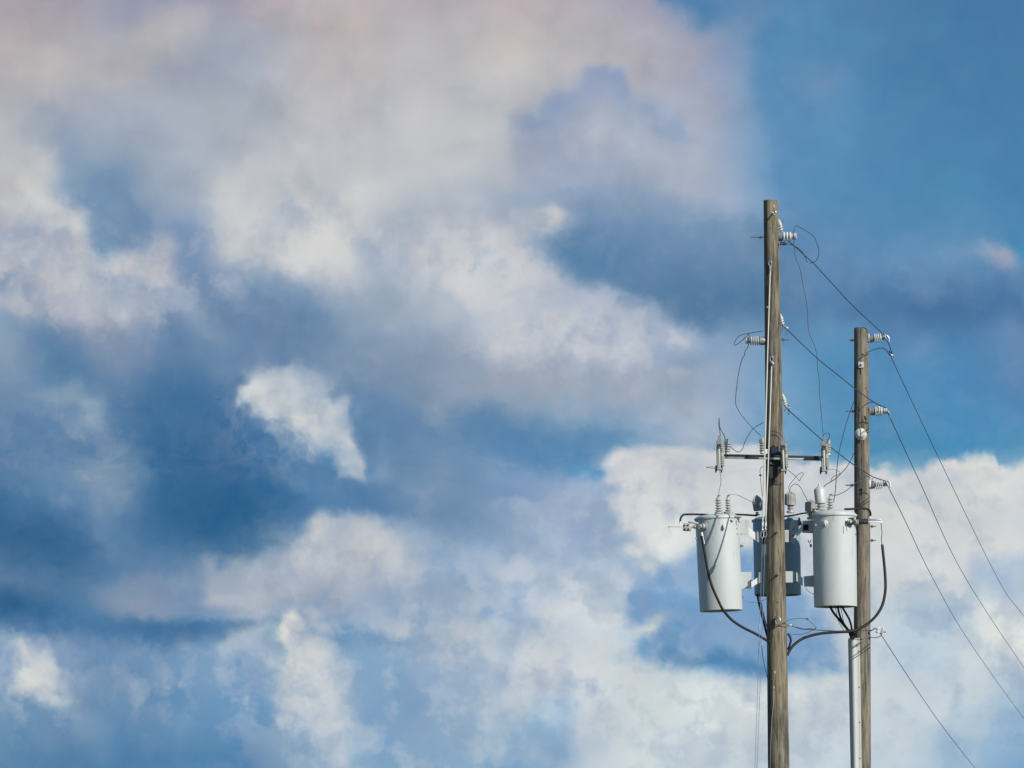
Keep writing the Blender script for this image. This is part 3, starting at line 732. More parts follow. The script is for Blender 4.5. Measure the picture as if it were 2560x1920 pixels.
def lathe(bm, o, axis, prof, seg=24, wob=0.0):
    a = axis.normalized(); u, v = frame(a); rings = []
    for t, r in prof:
        c = o+a*t
        if r <= 1e-6: rings.append([bm.verts.new(c)])
        else: rings.append([bm.verts.new(c+(u*math.cos(2*math.pi*k/seg)+v*math.sin(2*math.pi*k/seg))*r*(1+wob*math.sin(3*k+t*9))) for k in range(seg)])
    for A, B in zip(rings, rings[1:]):
        if len(A) == 1 and len(B) == 1: continue
        for k in range(seg):
            k2 = (k+1) % seg
            if len(A) == 1: bm.faces.new((A[0], B[k2], B[k]))
            elif len(B) == 1: bm.faces.new((A[k], A[k2], B[0]))
            else: bm.faces.new((A[k], A[k2], B[k2], B[k]))
    if len(rings[0]) > 1: bm.faces.new(rings[0][::-1])
    if len(rings[-1]) > 1: bm.faces.new(rings[-1])

def smooth_path(pts, n=6):
    if len(pts) < 3: return pts
    q = [pts[0]*2-pts[1]]+list(pts)+[pts[-1]*2-pts[-2]]; out = []
    for i in range(1, len(q)-2):
        a, b, c, d = q[i-1], q[i], q[i+1], q[i+2]
        for k in range(n):
            t = k/n
            out.append(((b*2)+(c-a)*t+(a*2-b*5+c*4-d)*t*t+(b*3-a-c*3+d)*t**3)*.5)
    out.append(pts[-1]); return out

def tube(bm, pts, r, seg=8, n=6):
    pts = smooth_path(pts, n) if n else pts
    prev = None; rings = []; m = len(pts)
    for i, p in enumerate(pts):
        t = (pts[min(i+1, m-1)]-pts[max(i-1, 0)])
        if t.length < 1e-9: t = Z_.copy()
        t.normalize()
        if prev is None: u, _ = frame(t)
        else:
            u = prev-t*prev.dot(t)
            if u.length < 1e-6: u, _ = frame(t)
            u.normalize()
        prev = u; v = t.cross(u); rr = r(i/(m-1)) if callable(r) else r
        rings.append([bm.verts.new(p+(u*math.cos(2*math.pi*k/seg)+v*math.sin(2*math.pi*k/seg))*rr) for k in range(seg)])
    for A, B in zip(rings, rings[1:]):
        for k in range(seg): bm.faces.new((A[k], A[(k+1) % seg], B[(k+1) % seg], B[k]))
    bm.faces.new(rings[0][::-1]); bm.faces.new(rings[-1])

def box(bm, c, size, ax=X_, az=Z_, bev=0.0):
    ax = ax.normalized(); az = (az-ax*az.dot(ax)).normalized(); ay = az.cross(ax)
    s = [q*.5 for q in size]; vs = []
    for i in (-1, 1):
        for j in (-1, 1):
            for k in (-1, 1): vs.append(bm.verts.new(c+ax*s[0]*i+ay*s[1]*j+az*s[2]*k))
    fs = [bm.faces.new([vs[q] for q in f]) for f in ((0, 1, 3, 2), (4, 6, 7, 5), (0, 4, 5, 1), (2, 3, 7, 6), (0, 2, 6, 4), (1, 5, 7, 3))]
    if bev: bmesh.ops.bevel(bm, geom=list({e for f in fs for e in f.edges}), offset=bev, segments=2, affect='EDGES', profile=.5)

def prism(bm, pts, push):
    A = [bm.verts.new(p) for p in pts]; B = [bm.verts.new(p+push) for p in pts]; n = len(A)
    bm.faces.new(A); bm.faces.new(B[::-1])
    for k in range(n): bm.faces.new((A[k], B[k], B[(k+1) % n], A[(k+1) % n]))

def NB(): return bmesh.new()
def world_loc(o):
    v = Vector((0, 0, 0))
    while o: v = v+Vector(o.location); o = o.parent
    return v
def obj(name, bm, mat, parent=None, label=None, origin=None):
    off = world_loc(parent) if parent else (origin if origin is not None else Vector((0, 0, 0)))
    bmesh.ops.recalc_face_normals(bm, faces=bm.faces[:])
    for v in bm.verts: v.co -= off
    for f in bm.faces: f.smooth = True
    for e in bm.edges:
        if len(e.link_faces) == 2 and e.calc_face_angle(0) > .62: e.smooth = False
    me = bpy.data.meshes.new(name); bm.to_mesh(me); bm.free(); me.materials.append(mat)
    o = bpy.data.objects.new(name, me); S.collection.objects.link(o)
    if parent: o.parent = parent
    else: o.location = off
    if label: o['label'] = label
    return o
def thing(name, label, cat, loc, group=None):
    o = bpy.data.objects.new(name, None); S.collection.objects.link(o); o.empty_display_size = .1
    o.location = loc; o['label'] = label; o['category'] = cat
    if group: o['group'] = group
    return o
def tag(o, label, cat, group=None):
    o['label'] = label; o['category'] = cat
    if group: o['group'] = group
    return o
def dup(root, shift, label, parent=None):
    c = root.copy(); S.collection.objects.link(c)
    if parent is None: c.location = Vector(root.location)+shift; c['label'] = label
    else: c.parent = parent
    for ch in list(root.children): dup(ch, None, None, c)
    return c

# ------------------------------------------------------------------ ground
bm = NB()
n = 24
gv = [[bm.verts.new((-3000+6000*i/n, -2500+8500*j/n, 0)) for i in range(n+1)] for j in range(n+1)]
for j in range(n):
    for i in range(n): bm.faces.new((gv[j][i], gv[j][i+1], gv[j+1][i+1], gv[j+1][i]))
g = obj('ground', bm, MGR); g['kind'] = 'structure'; g['label'] = 'flat grassy ground below the poles'

# ------------------------------------------------------------------ poles
class Pole:
    def __init__(s, top, low, d, rt, rl):
        s.a = P(*top, d); s.b = P(*low, d); s.rt, s.rl = rt*U, rl*U
        k = (s.b.z-0.0)/(s.a.z-s.b.z); s.g = s.b+(s.b-s.a)*k; s.rg = s.rl+(s.rl-s.rt)*k*.8; s.d = d
    def at(s, z):
        t = (s.a.z-z)/(s.a.z-s.b.z); return s.a.lerp(s.b, t), s.rt+(s.rl-s.rt)*t
    def surf(s, px, py, out=0.0):
        p = P(px, py, s.d); c, r = s.at(p.z); dx = max(-.98*r, min(.98*r, p.x-c.x)); dy = -math.sqrt(max(0, r*r-dx*dx))
        nrm = Vector((dx, dy, 0)).normalized(); q = P(px, py, s.d+dy)
        return Vector((c.x+dx, c.y+dy, q.z))+nrm*out, nrm
near = Pole((1926, 502), (1948, 1920), 0.0, 18, 27)
far = Pole((2153.4, 822), (2155, 1920), 1.0, 18, 23)

def pole_mesh(p, seed, dome):
    rnd = random.Random(seed); bm = NB(); seg = 64; rows = 150; rings = []
    ax = (p.a-p.g)
    ph = [rnd.uniform(0, 6.28) for _ in range(8)]
    for i in range(rows+1):
        t = i/rows; c = p.g.lerp(p.a, t); r = p.rg+(p.rt-p.rg)*t
        c2, r2 = p.at(c.z)
        if c.z > p.b.z: r = r2
        bow = Vector((.006*math.sin(t*7+ph[0]), .006*math.sin(t*5+ph[1]), 0))
        if t > .995: bow *= 1
        ring = []
        for k in range(seg):
            a = 2*math.pi*k/seg
            w = 1+.012*math.sin(2*a+ph[2]+t*6)+.008*math.sin(5*a+ph[3]+t*11)+.006*math.sin(9*a+ph[4]-t*23)+.004*math.sin(17*a+ph[5]+t*4)
            ring.append(bm.verts.new(c+bow+Vector((math.cos(a)*r*w, math.sin(a)*r*w, 0))))
        rings.append(ring)
    cap = rings[-1]
    top = []
    for v in cap:
        c = p.a; d = v.co-c; top.append(bm.verts.new(c+d*.93+Z_*dome)) 
    rings.append(top)
    for A, B in zip(rings, rings[1:]):
        for k in range(seg): bm.faces.new((A[k], A[(k+1) % seg], B[(k+1) % seg], B[k]))
    bm.faces.new(top); bm.faces.new(rings[0][::-1])
    return bm

pole1 = thing('utility_pole', 'taller weathered wooden utility pole carrying the three transformers, leaning slightly left', 'utility pole', near.g, 'wooden utility poles')
obj('shaft', pole_mesh(near, 4, .006), MW, pole1)
pole2 = thing('utility_pole', 'shorter weathered wooden utility pole on the right with a white riser guard', 'utility pole', far.g, 'wooden utility poles')
obj('shaft', pole_mesh(far, 9, .012), MW2, pole2)

def knot(pole, par, px, py, r, mat=MKN, name='knot', out=.001):
    q, nrm = pole.surf(px, py); bm = NB()
    lathe(bm, q-nrm*.012, nrm, [(0, r*U*1.05), (.012+out, r*U), (.014+out, r*U*.5), (.0142+out, 0)], 14, .05)
    return obj(name, bm, mat, par)
knot(near, pole1, 1938, 1100, 4.2)
knot(near, pole1, 1925, 571, 2.0, MH, 'bolt_hole'); knot(near, pole1, 1933, 1018, 1.6, MH, 'bolt_hole')
knot(near, pole1, 1943, 1506, 2.0, MH, 'bolt_hole'); knot(near, pole1, 1931, 978, 2.0, MH, 'bolt_hole')
knot(near, pole1, 1946, 1468, 2.4); knot(near, pole1, 1930, 830, 1.8)
knot(far, pole2, 2156, 886, 2.4, MH, 'bolt_hole'); knot(far, pole2, 2164.5, 970, 2.8); knot(far, pole2, 2163, 1698, 2.8); knot(far, pole2, 2164, 1803, 2.2)
# pale tear and resin streak near the top of the tall pole
for (a, b, w) in (((1926.5, 504), (1926.5, 531), .9), ((1933.5, 512), (1934, 519), 1.5), ((1933, 503), (1933, 512), .7)):
    bm = NB(); pa, _ = near.surf(*a, .0005); pb, _ = near.surf(*b, .0005); tube(bm, [pa, pb], w*U, 6, 0)
    obj('pale_streak', bm, MF, pole1)

rg_ = random.Random(7)
for pole, par, x0_, y0_, y1_, cnt in ((near, pole1, 1930, 560, 1880, 16), (far, pole2, 2155, 880, 1880, 11)):
    for k in range(cnt):
        y = rg_.uniform(y0_, y1_); x = (1926+(y-502)*22/1418 if pole is near else 2154)+rg_.uniform(-12, 15); ln_ = rg_.uniform(14, 70); dx_ = rg_.uniform(-1, 1)
        pts_ = [pole.surf(x+dx_*t_+rg_.uniform(-.35, .35), y+ln_*t_, .0004)[0] for t_ in (0, .3, .6, 1)]
        bm = NB(); w_ = rg_.uniform(.25, .6)*U; tube(bm, pts_, lambda t_: w_*(.25+math.sin(math.pi*t_)), 6, 3); obj('drying_crack', bm, MH, par)
def bolt(pole, par, px, py, ln=.11, wash=4.6, square=False, head=True, mat=MG):
    q, nrm = pole.surf(px, py); bm = NB()
    dirn = (nrm+Vector((0, -.15, .05))).normalized()
    b = obj('bolt', _bolt(q, dirn, ln, head), mat, par)
    bm = NB()
    if square: box(bm, q+nrm*.006, (wash*2*U, .008, wash*2*U), nrm.cross(Z_), Z_)
    else: lathe(bm, q-nrm*.01, nrm, [(0, wash*U), (.016, wash*U), (.018, wash*U*.8)], 18)
    obj('washer', bm, MZ if square else mat, b)
    return b
def _bolt(q, d, ln, head):
    bm = NB(); lathe(bm, q-d*.02, d, [(0, .009), (ln+.02, .009)], 10)
    lathe(bm, q+d*.006, d, [(0, .017), (.016, .017)], 6)
    if head: lathe(bm, q+d*ln, d, [(0, .017), (.014, .017), (.018, .01)], 8)
    return bm
bolt(near, pole1, 1932, 534, .10, 3.8, mat=MG)
bolt(near, pole1, 1922, 770, .06, 2.0); bolt(near, pole1, 1931, 910, .04, 2.6)
bolt(near, pole1, 1940, 1332, .13, 3.2, mat=MGD); bolt(near, pole1, 1942, 1438, .13, 3.2, mat=MGD)
bolt(far, pole2, 2152, 912, .06, 7.2, True)

def through_bolt(par, a, b, d, nut=0.0, r=.009):
    bm = NB(); A, B = P(*a, d), P(*b, d); tube(bm, [A, B], r, 10, 0)
    dv = (B-A).normalized(); c = A.lerp(B, nut)
    lathe(bm, c-dv*.012, dv, [(0, .019), (.022, .019)], 6); lathe(bm, c+dv*.012, dv, [(0, .026), (.005, .026)], 14)
    return obj('through_bolt', bm, MGD, par)
through_bolt(pole1, (1877, 593), (1909, 593), 0, .72, .0075)
through_bolt(pole1, (1972, 849), (1950, 849), 0, .55)
through_bolt(pole2, (2122, 850), (2137, 850), 1, .45)
through_bolt(pole2, (2114, 1028), (2136, 1028), 1, .72); through_bolt(pole2, (2114, 1213), (2136, 1213), 1, .68)
through_bolt(pole2, (2190, 1316), (2172, 1316), 1, .5, .007); through_bolt(pole2, (2190, 1351), (2172, 1351), 1, .5, .007)

# square plate washers under the three right-hand insulators of the short pole come with the insulators
# bare ground wire stapled down the tall pole, two pale tags above it
bm = NB(); tube(bm, [near.surf(x, y, .004)[0] for x, y in ((1934, 1724), (1933, 1760), (1930, 1790), (1928, 1830), (1926.5, 1870), (1925.5, 1935))], .7*U, 6)
obj('ground_wire', bm, MF, pole1)
for x, y in ((1936, 1681), (1934, 1719)):
    q, nrm = near.surf(x, y, .004); bm = NB(); box(bm, q, (2.2*U, .006, 6.5*U), nrm.cross(Z_), Z_, .001); obj('tag', bm, MB, pole1)
knot(near, pole1, 1926, 1608, 0.9, MH, 'bolt_hole')

# ------------------------------------------------------------------ post insulators
def insulator(label, o, axis, sheds, length, base_r, shed_r, flip=False, name='post_insulator', group='horizontal post insulators'):
    t = thing(name, label, 'insulator', o, group); a = axis.normalized()
    bm = NB(); lathe(bm, o-a*.02, a, [(0, base_r*.9), (.03, base_r), (.03+8.5*U, base_r), (.03+10*U, base_r*.82)], 28); obj('base', bm, MC, t)
    s0 = 14*U; step = (length-s0-9*U)/sheds; bm = NB(); prof = [(s0-4*U, base_r*.62)]
    for k in range(sheds):
        x = s0+step*k; rr = shed_r*(1-.03*k)
        prof += [(x, base_r*.5), (x+.2*U, rr*.97), (x+1.2*U, rr), (x+step*.5, rr*.93), (x+step*.6, base_r*.5)]
    e = s0+step*sheds
    prof += [(e, base_r*.66), (e+1.0*U, base_r*.55), (e+2.4*U, base_r*.5), (e+3.2*U, base_r*.80), (e+5.0*U, base_r*.80), (e+5.8*U, base_r*.5), (e+7.2*U, base_r*.78), (e+9*U, base_r*.78), (e+9.6*U, base_r*.5)]
    lathe(bm, o, a, prof, 32); obj('ribbed_body', bm, MP, t)
    bm = NB(); c = o+a*(e+1.7*U)
    u, v = frame(a); tube(bm, [c+(u*math.cos(q)+v*math.sin(q))*base_r*.6 for q in np.linspace(0, 6.28, 15)], .8*U, 6, 2); obj('wire_tie', bm, MA, t)
    return t
insulator('white ribbed insulator on the right near the top of the taller pole', P(1945, 592), Vector((1, -.10, .01)), 3, 46*U, 11.5*U, 12.6*U)
insulator('white ribbed insulator on the left side of the taller pole, wire looped over its end', P(1909, 852), Vector((-1, -.10, .0)), 4, 45*U, 10.8*U, 12.4*U)
i1 = insulator('topmost of the three white ribbed insulators on the right of the shorter pole', P(2173, 847, 1), Vector((1, -.12, .10)), 4, 42*U, 9.8*U, 12.4*U)
bm = NB(); box(bm, P(2171, 846, 1), (4*U, 20*U, 20*U), X_, Z_, .004); obj('mounting_plate', bm, MG, i1)
bm = NB(); q = P(2215, 838, .9); tube(bm, [q, q+Vector((.035, 0, -.03)), q+Vector((.04, 0, -.09))], 2.2*U, 8, 3); lathe(bm, q, X_, [(0, 2.4*U), (2*U, 2.6*U), (3*U, 0)], 10); obj('end_clamp', bm, MG, i1)
dup(i1, P(2176, 1029, 1)-P(2173, 847, 1), 'middle one of the three white ribbed insulators on the right of the shorter pole').rotation_euler = (.3, .045, -.05)
dup(i1, P(2175, 1213, 1)-P(2173, 847, 1), 'lowest of the three white ribbed insulators on the right of the shorter pole').rotation_euler = (-.2, .02, .07)
# one insulator points at the camera
t = thing('post_insulator', 'round glossy white insulator seen end-on, on the front of the shorter pole', 'insulator', P(2153, 1084, .85), 'horizontal post insulators')
o = P(2153, 1088, .92); a = (P(2151.5, 1083, .55)-o).normalized()
bm = NB(); lathe(bm, o-a*.04, a, [(0, 9*U), (.08, 9*U)], 24); obj('base', bm, MC, t)
bm = NB(); pr = [(.06, 8*U)]
for k in range(4): pr += [(.085+k*.05, 8*U), (.088+k*.05, 14*U), (.096+k*.05, 14.4*U), (.11+k*.05, 11*U)]
pr += [(.28, 9*U), (.29, 6.5*U), (.31, 6.5*U), (.32, 9*U), (.345, 8.6*U), (.35, 6*U), (.352, 0)]
lathe(bm, o, a, pr, 40); obj('ribbed_body', bm, MP, t)

# strain insulators half hidden behind the taller pole
def strain(label, x, y, s=1.0, tail=True):
    t = thing('strain_insulator', label, 'insulator', P(x, y, .05), 'dead-end insulators behind the taller pole')
    a = Vector((.30, .55, -1.0)).normalized() if s > 0 else -Z_
    o = P(x, y, .06); bm = NB(); lathe(bm, o, a, [(0, 1.4*U), (1*U, 2.6*U), (13*U, 5.5*U), (16*U, 5.8*U), (17*U, 3.2*U), (20*U, 3.2*U), (21*U, 6.2*U), (23*U, 5*U), (24*U, 3*U), (27*U, 3*U), (28*U, 6*U), (30*U, 4.6*U), (31*U, 2.6*U), (35*U, 2.4*U)], 20)
    obj('polymer_body', bm, MP, t)
    e = o+a*35*U; bm = NB(); tube(bm, [e, e+Vector((2*U, 0, -4*U)), e+Vector((-1*U, 0, -8*U)), e+Vector((-3*U, 0, -14*U))], 1.2*U, 6); obj('shackle', bm, MGD, t)
    return t
strain('pale dead-end insulator behind the taller pole, just above the upper right insulator', 1946, 548)
strain('pale dead-end insulator at the right edge of the taller pole beside the second wire', 1949, 783)
strain('small pale dead-end insulator at the right edge of the taller pole beside the third wire', 1956, 985)

def line_clamp(label, x, y, d, s=1.0):
    t = thing('line_clamp', label, 'clamp', P(x, y, d), 'clamps on the bare wires'); c = P(x, y, d)
    bm = NB(); box(bm, c, (9*U*s, 4*U*s, 6*U*s), Vector((1, 0, -.5)), Z_, .006); box(bm, c+Vector((-4*U, 0, 3.4*U))*s, (3*U*s, 3*U*s, 5*U*s), X_, Z_, .003)
    obj('jaw', bm, MG, t)
    bm = NB(); lathe(bm, c+Z_*7*U*s, -Z_, [(0, 1.6*U), (2*U, 1.6*U), (2*U, .9*U), (16*U*s, .9*U)], 8)
    r = c-Z_*12*U*s; tube(bm, [r+Vector((math.cos(q)*1.6*U, 0, math.sin(q)*2.4*U-2*U)) for q in np.linspace(1.57, 7.85, 12)], .8*U, 6, 2)
    obj('eye_screw', bm, MGD, t); return t
line_clamp('pale clamp hanging on the second wire right beside the taller pole', 1966, 820, .25)
line_clamp('pale clamp on the third wire right beside the taller pole', 1971, 1020, .25)
line_clamp('pale clamp on the uppermost outgoing wire right of the shorter pole', 2228, 888, 1.7)
line_clamp('pale clamp over the middle right insulator of the shorter pole', 2196, 1018, .75, .8)
line_clamp('pale clamp over the lowest right insulator of the shorter pole', 2182, 1201, .75, .7)

# ------------------------------------------------------------------ bare wires and jumpers
W = []
def wire(name, label, cat, pts, r=.62, mat=MA, group=None, n=8, seg=6, d0=0.0, d1=None):
    """pts: photo positions, each may carry its own depth; else depth runs from d0 to d1"""
    d1 = d0 if d1 is None else d1; m = len(pts); q = []
    for i, p in enumerate(pts):
        q.append(P(p[0], p[1], p[2] if len(p) > 2 else d0+(d1-d0)*i/(m-1)))
    bm = NB(); tube(bm, q, r*1.32*U, seg, n)
    return tag(obj(name, bm, mat, origin=q[0].copy()), label, cat, group)
G1 = 'bare wires strung from the taller to the shorter pole'
wire('power_line', 'straight bare wire from the top insulator of the taller pole down to the shorter pole', 'wire', [(1966, 599), (1982, 612), (2040, 665), (2125, 757), (2213, 840)], .95, group=G1, d0=-.06, d1=.95)
wire('power_line', 'bare wire crossing between the poles to the middle right insulator', 'wire', [(1954, 811), (1970, 826), (2040, 893), (2083, 928), (2133, 968), (2172, 997), (2195, 1011), (2216, 1020)], .95, group=G1, d0=.1, d1=.72)
wire('power_line', 'lowest bare wire between the poles, passing behind the right fuse cutout', 'wire', [(1958, 1010), (1972, 1026), (2010, 1060), (2056, 1101), (2079, 1120), (2133, 1161), (2175, 1188), (2190, 1195), (2215, 1203)], .95, group=G1, d0=.16, d1=.74)
G2 = 'bare wires leaving the shorter pole towards the lower right'
def outgoing(label, pts, ds):
    wire('power_line', label, 'wire', [(x, y, d) for (x, y), d in zip(pts, ds)], .8, group=G2, n=8)
outgoing('rightmost outgoing wire, from the top insulator of the shorter pole', [(2213, 847), (2221, 858), (2230, 882), (2259, 960), (2491, 1440), (2560, 1541), (2680, 1700)], (.9, 1, 1.6, 5, 42, 60, 95))
outgoing('middle outgoing wire, from the middle insulator of the shorter pole', [(2212, 1029), (2218, 1033), (2226, 1046), (2300, 1206), (2411, 1440), (2560, 1669), (2680, 1836)], (.8, .9, 1.3, 14, 38, 70, 95))
outgoing('outgoing wire from the lowest of the three insulators of the shorter pole', [(2213, 1208), (2220, 1216), (2260, 1296), (2329, 1440), (2422, 1602), (2560, 1796), (2680, 1945)], (.8, .9, 8, 24, 44, 74, 95))
outgoing('lowest outgoing wire, running off from the clevis above the riser guard', [(2203, 1586), (2208, 1595), (2280, 1706), (2354, 1813), (2438, 1921), (2560, 2072), (2680, 2215)], (.9, 1, 14, 30, 48, 72, 95))
# the next pole, just outside the frame, where the four wires are tied off
nxt = P(2686, 1690, 95); t = thing('utility_pole', 'next wooden utility pole of the line, farther off beyond the right edge', 'utility pole', Vector((nxt.x, nxt.y, 0)), 'wooden utility poles')
bm = NB(); lathe(bm, Vector((nxt.x, nxt.y, 0)), Z_, [(0, .17), (nxt.z-.02, .105), (nxt.z, .095)], 32, .01); obj('shaft', bm, MW2, t)
for y_ in (1700, 1836, 1945, 2215):
    bm = NB(); e_ = P(2680, y_, 95); lathe(bm, Vector((nxt.x-.02, nxt.y, e_.z)), (e_-Vector((nxt.x, nxt.y, e_.z)))*1.0+Vector((-1e-4, 0, 0)), [(0, .05), (.10, .05), (.11, .065), (.13, .04), (.15, .065), (.17, .04), (.19, .03)], 16); obj('spool', bm, MP, t)
G3 = 'loose jumper wires'
J = [
 ('loop of jumper wire bulging right of the top insulator', [(1984, 598), (1985, 578), (1987, 570), (1992, 565), (2015, 577), (2036, 593), (2041, 605), (2046, 620), (2047, 637), (2040, 652), (2033, 656), (2024, 658)], -.06, .1, .62),
 ('short inner loop of wire under the top insulator', [(1966, 608), (1978, 612), (1992, 618), (2006, 630), (2013, 643), (2018, 656)], -.1, .06, .7),
 ('long thin wire dropping from the top insulator to the right fuse cutout', [(1985, 590), (1985, 610), (1987, 635), (1993, 655), (2000, 672), (2008, 715), (2016, 755), (2019, 785), (2020, 812), (2024, 835), (2037, 866), (2043, 895), (2044, 920), (2048, 950), (2050, 1000), (2053, 1030), (2056, 1065), (2058, 1092)], -.1, -.15, .62),
 ('wire loop over the end of the left insulator', [(1908, 827), (1880, 832), (1855, 837), (1843, 845), (1836, 858), (1838, 863), (1848, 857), (1862, 845), (1872, 835), (1873, 842), (1871, 850), (1872, 862)], -.1, -.12, .66),
 ('thin wire hanging from the left insulator down behind the taller pole', [(1872, 858), (1869, 868), (1862, 880), (1861, 888), (1855, 898), (1848, 925), (1842, 965), (1839, 1000), (1842, 1018), (1854, 1038), (1868, 1055), (1884, 1073), (1902, 1089)], -.12, .1, .66),
 ('S-shaped wire from the taller pole down to the left fuse cutout', [(1909, 1056), (1898, 1062), (1885, 1070), (1874, 1083), (1862, 1105), (1857, 1120), (1850, 1129), (1842, 1129), (1833, 1123), (1826, 1117)], .1, -.1, .66),
 ('wire tail standing up above the left fuse cutout', [(1798, 1045), (1797, 1060), (1799, 1075), (1801, 1089)], -.1, -.1, .8),
 ('short curved lead into the left surge arrester', [(1798, 1050), (1799, 1066), (1804, 1078), (1811, 1090), (1813, 1100)], -.1, -.06, .9),
 ('pointed wire tail sticking out left of the left cutout', [(1789, 1168), (1776, 1167), (1765, 1168), (1776, 1170), (1789, 1171)], -.1, -.1, .5),
 ('lead hanging from the left cutout to the left transformer bushing', [(1799, 1176), (1802, 1190), (1802, 1208), (1799, 1222), (1797, 1232), (1797, 1246)], -.1, 0, .5),
 ('pale lead from the left transformer to the middle transformer', [(1822, 1237), (1834, 1236), (1850, 1240), (1866, 1248), (1884, 1257)], 0, .5, .42),
 ('thin lead with a clip left of the taller pole under the crossarm', [(1909, 1166), (1903, 1169), (1900, 1177), (1901, 1190), (1903, 1215), (1906, 1240)], .1, .3, .5),
 ('arc of wire across the taller pole above the crossarm', [(1914, 1086, -.16), (1924, 1080, -.17), (1934, 1078, -.17), (1945, 1081, -.16), (1952, 1087, -.14), (1957, 1093, -.14)], 0, 0, .66),
 ('arc of wire across the taller pole below the crossarm', [(1918, 1213, -.16), (1926, 1204, -.17), (1936, 1202, -.17), (1946, 1205, -.16), (1957, 1211, -.1)], 0, 0, .66),
 ('crossed loop of wire between the taller pole and the right cutout', [(1963, 1172), (1976, 1180), (1988, 1190), (1995, 1198), (1998, 1203), (2003, 1194), (2008, 1187), (2008, 1183), (2003, 1182), (1993, 1188), (1982, 1202), (1974, 1212), (1972, 1220), (1974, 1230)], -.1, .4, .5),
 ('arched lead from the ribbed guard down to the domed guard', [(1974, 1228), (1977, 1218), (1984, 1211), (1992, 1211), (2001, 1218), (2010, 1235), (2018, 1250), (2021, 1258)], .4, .3, .6),
 ('small hooked lead on top of the right fuse cutout', [(2058, 1090), (2062, 1084), (2069, 1082), (2073, 1084), (2073, 1094), (2070, 1106)], -.15, -.1, .6),
 ('zigzag lead under the right fuse cutout', [(2069, 1173), (2080, 1173), (2092, 1176), (2099, 1180), (2100, 1183), (2095, 1187), (2084, 1191), (2079, 1197), (2077, 1205)], -.12, -.05, .5),
 ('long wire sloping from the shorter pole down to the right transformer bushing', [(2135, 1004), (2128, 1022), (2117, 1055), (2106, 1095), (2097, 1135), (2092, 1175), (2090, 1205), (2088, 1230), (2084, 1256)], .8, 0, .85),
 ('curved wire from the shorter pole down to the white cylinder guard', [(2134, 1133), (2130, 1144), (2118, 1166), (2105, 1181), (2091, 1195), (2078, 1204), (2066, 1211), (2060, 1217)], .8, 0, .8),
 ('sagging wire from the lowest bolt of the shorter pole to the right bushing', [(2176, 1195), (2168, 1190), (2158, 1195), (2145, 1204), (2131, 1214), (2118, 1225), (2104, 1233), (2090, 1238), (2076, 1240)], .7, 0, .7),
 ('curved jumper right of the shorter pole under its top insulator', [(2166, 882), (2180, 876), (2192, 872), (2204, 870), (2214, 874), (2220, 881), (2225, 888)], .8, 1.4, .85),
 ('looping jumper in front of the shorter pole above the end-on insulator', [(2196, 1015), (2188, 1007), (2177, 1006), (2163, 1012), (2150, 1026), (2143, 1038), (2142, 1052), (2147, 1066), (2151, 1076), (2152, 1096)], .6, .5, .85),
]
for lab, pts, a, b, r in J:
    wire('jumper_wire', lab, 'wire', pts, r, MAL if 'pale' in lab else MA, G3, d0=a, d1=b)
bm = NB(); box(bm, P(1901, 1188, .15), (7*U, 4*U, 3.6*U), X_, Z_, .004); tag(obj('wire_clip', bm, MK, origin=P(1901, 1188, .15)), 'small black clip on the thin lead left of the taller pole', 'clip')
# twisted tie under the top insulator, stub above it
bm = NB()
for k in range(4): tube(bm, [P(1952+4*k, 603+2*(k % 2), -.1), P(1955+4*k, 610, -.06), P(1950+4*k, 612, -.02), P(1953+3*k, 604, -.1)], 1.1*U, 6)
tube(bm, [P(1957, 607, -.1), P(1953, 616, -.1), P(1951, 622, -.1), P(1949, 621, -.1)], .6*U, 6)
tag(obj('wire_tie', bm, MGD, origin=P(1955, 608)), 'dark twist of tie wire under the top insulator of the taller pole', 'wire')
wire('wire_stub', 'short wire stub pointing up right of the taller pole near its top', 'wire', [(1950, 565), (1955, 558), (1960, 551)], .5, MA, d0=.1)

# ------------------------------------------------------------------ crossarm with cutouts and arresters
arm = thing('crossarm', 'dark steel crossarm bolted across the taller pole, carrying the three fuse cutouts', 'crossarm', P(1934, 1144, -.14))
ad = -.19
A, B = P(1810, 1138, ad), P(2060, 1143, ad); bm = NB(); box(bm, (A+B)*.5, ((B-A).length, .07, 4.6*U), B-A, Z_, .002); obj('top_flange', bm, MKB, arm)
A, B = P(1811, 1143.5, ad-.028), P(2058, 1149, ad-.028); bm = NB(); box(bm, (A+B)*.5+Y_*.01, ((B-A).length, .012, 5.6*U), B-A, Z_, .001); obj('web', bm, MG, arm)
for x0, x1 in ((1863, 1897), (2011, 2055)):  # dark strips added where the arresters' shadows fall on the web
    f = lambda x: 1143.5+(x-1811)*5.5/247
    A, B = P(x0, f(x0), ad-.034), P(x1, f(x1), ad-.034); bm = NB(); box(bm, (A+B)*.5, ((B-A).length, .018, 6.0*U), B-A, Z_, .001); obj('shadow_strip', bm, MKB, arm)
bm = NB(); box(bm, P(1934, 1146, -.125), (36*U, .06, 34*U), X_, Z_, .005); obj('pole_bracket', bm, MKB, arm)
for x, y in ((1921, 1134), (1937, 1144), (1926, 1158)):
    bm = NB(); lathe(bm, P(x, y, -.15), -Y_, [(0, 3*U), (.02, 3*U), (.02, 1.8*U), (.05, 1.8*U)], 8); obj('bracket_bolt', bm, MG, arm)
bm = NB(); prism(bm, [P(x, y, -.13) for x, y in ((1922, 1132), (1946, 1130), (1943, 1175), (1938, 1196), (1924, 1199), (1920, 1170))], Y_*.03); obj('brace_and_shadow', bm, MKB, arm)  # bracket plate; its black outline also includes the gain plate's cast shadow
bm = NB(); prism(bm, [P(x, y, -.16) for x, y in ((1930, 1118), (1945, 1116), (1950, 1130), (1928, 1134))], Y_*.05); obj('gain_plate', bm, MC, arm)
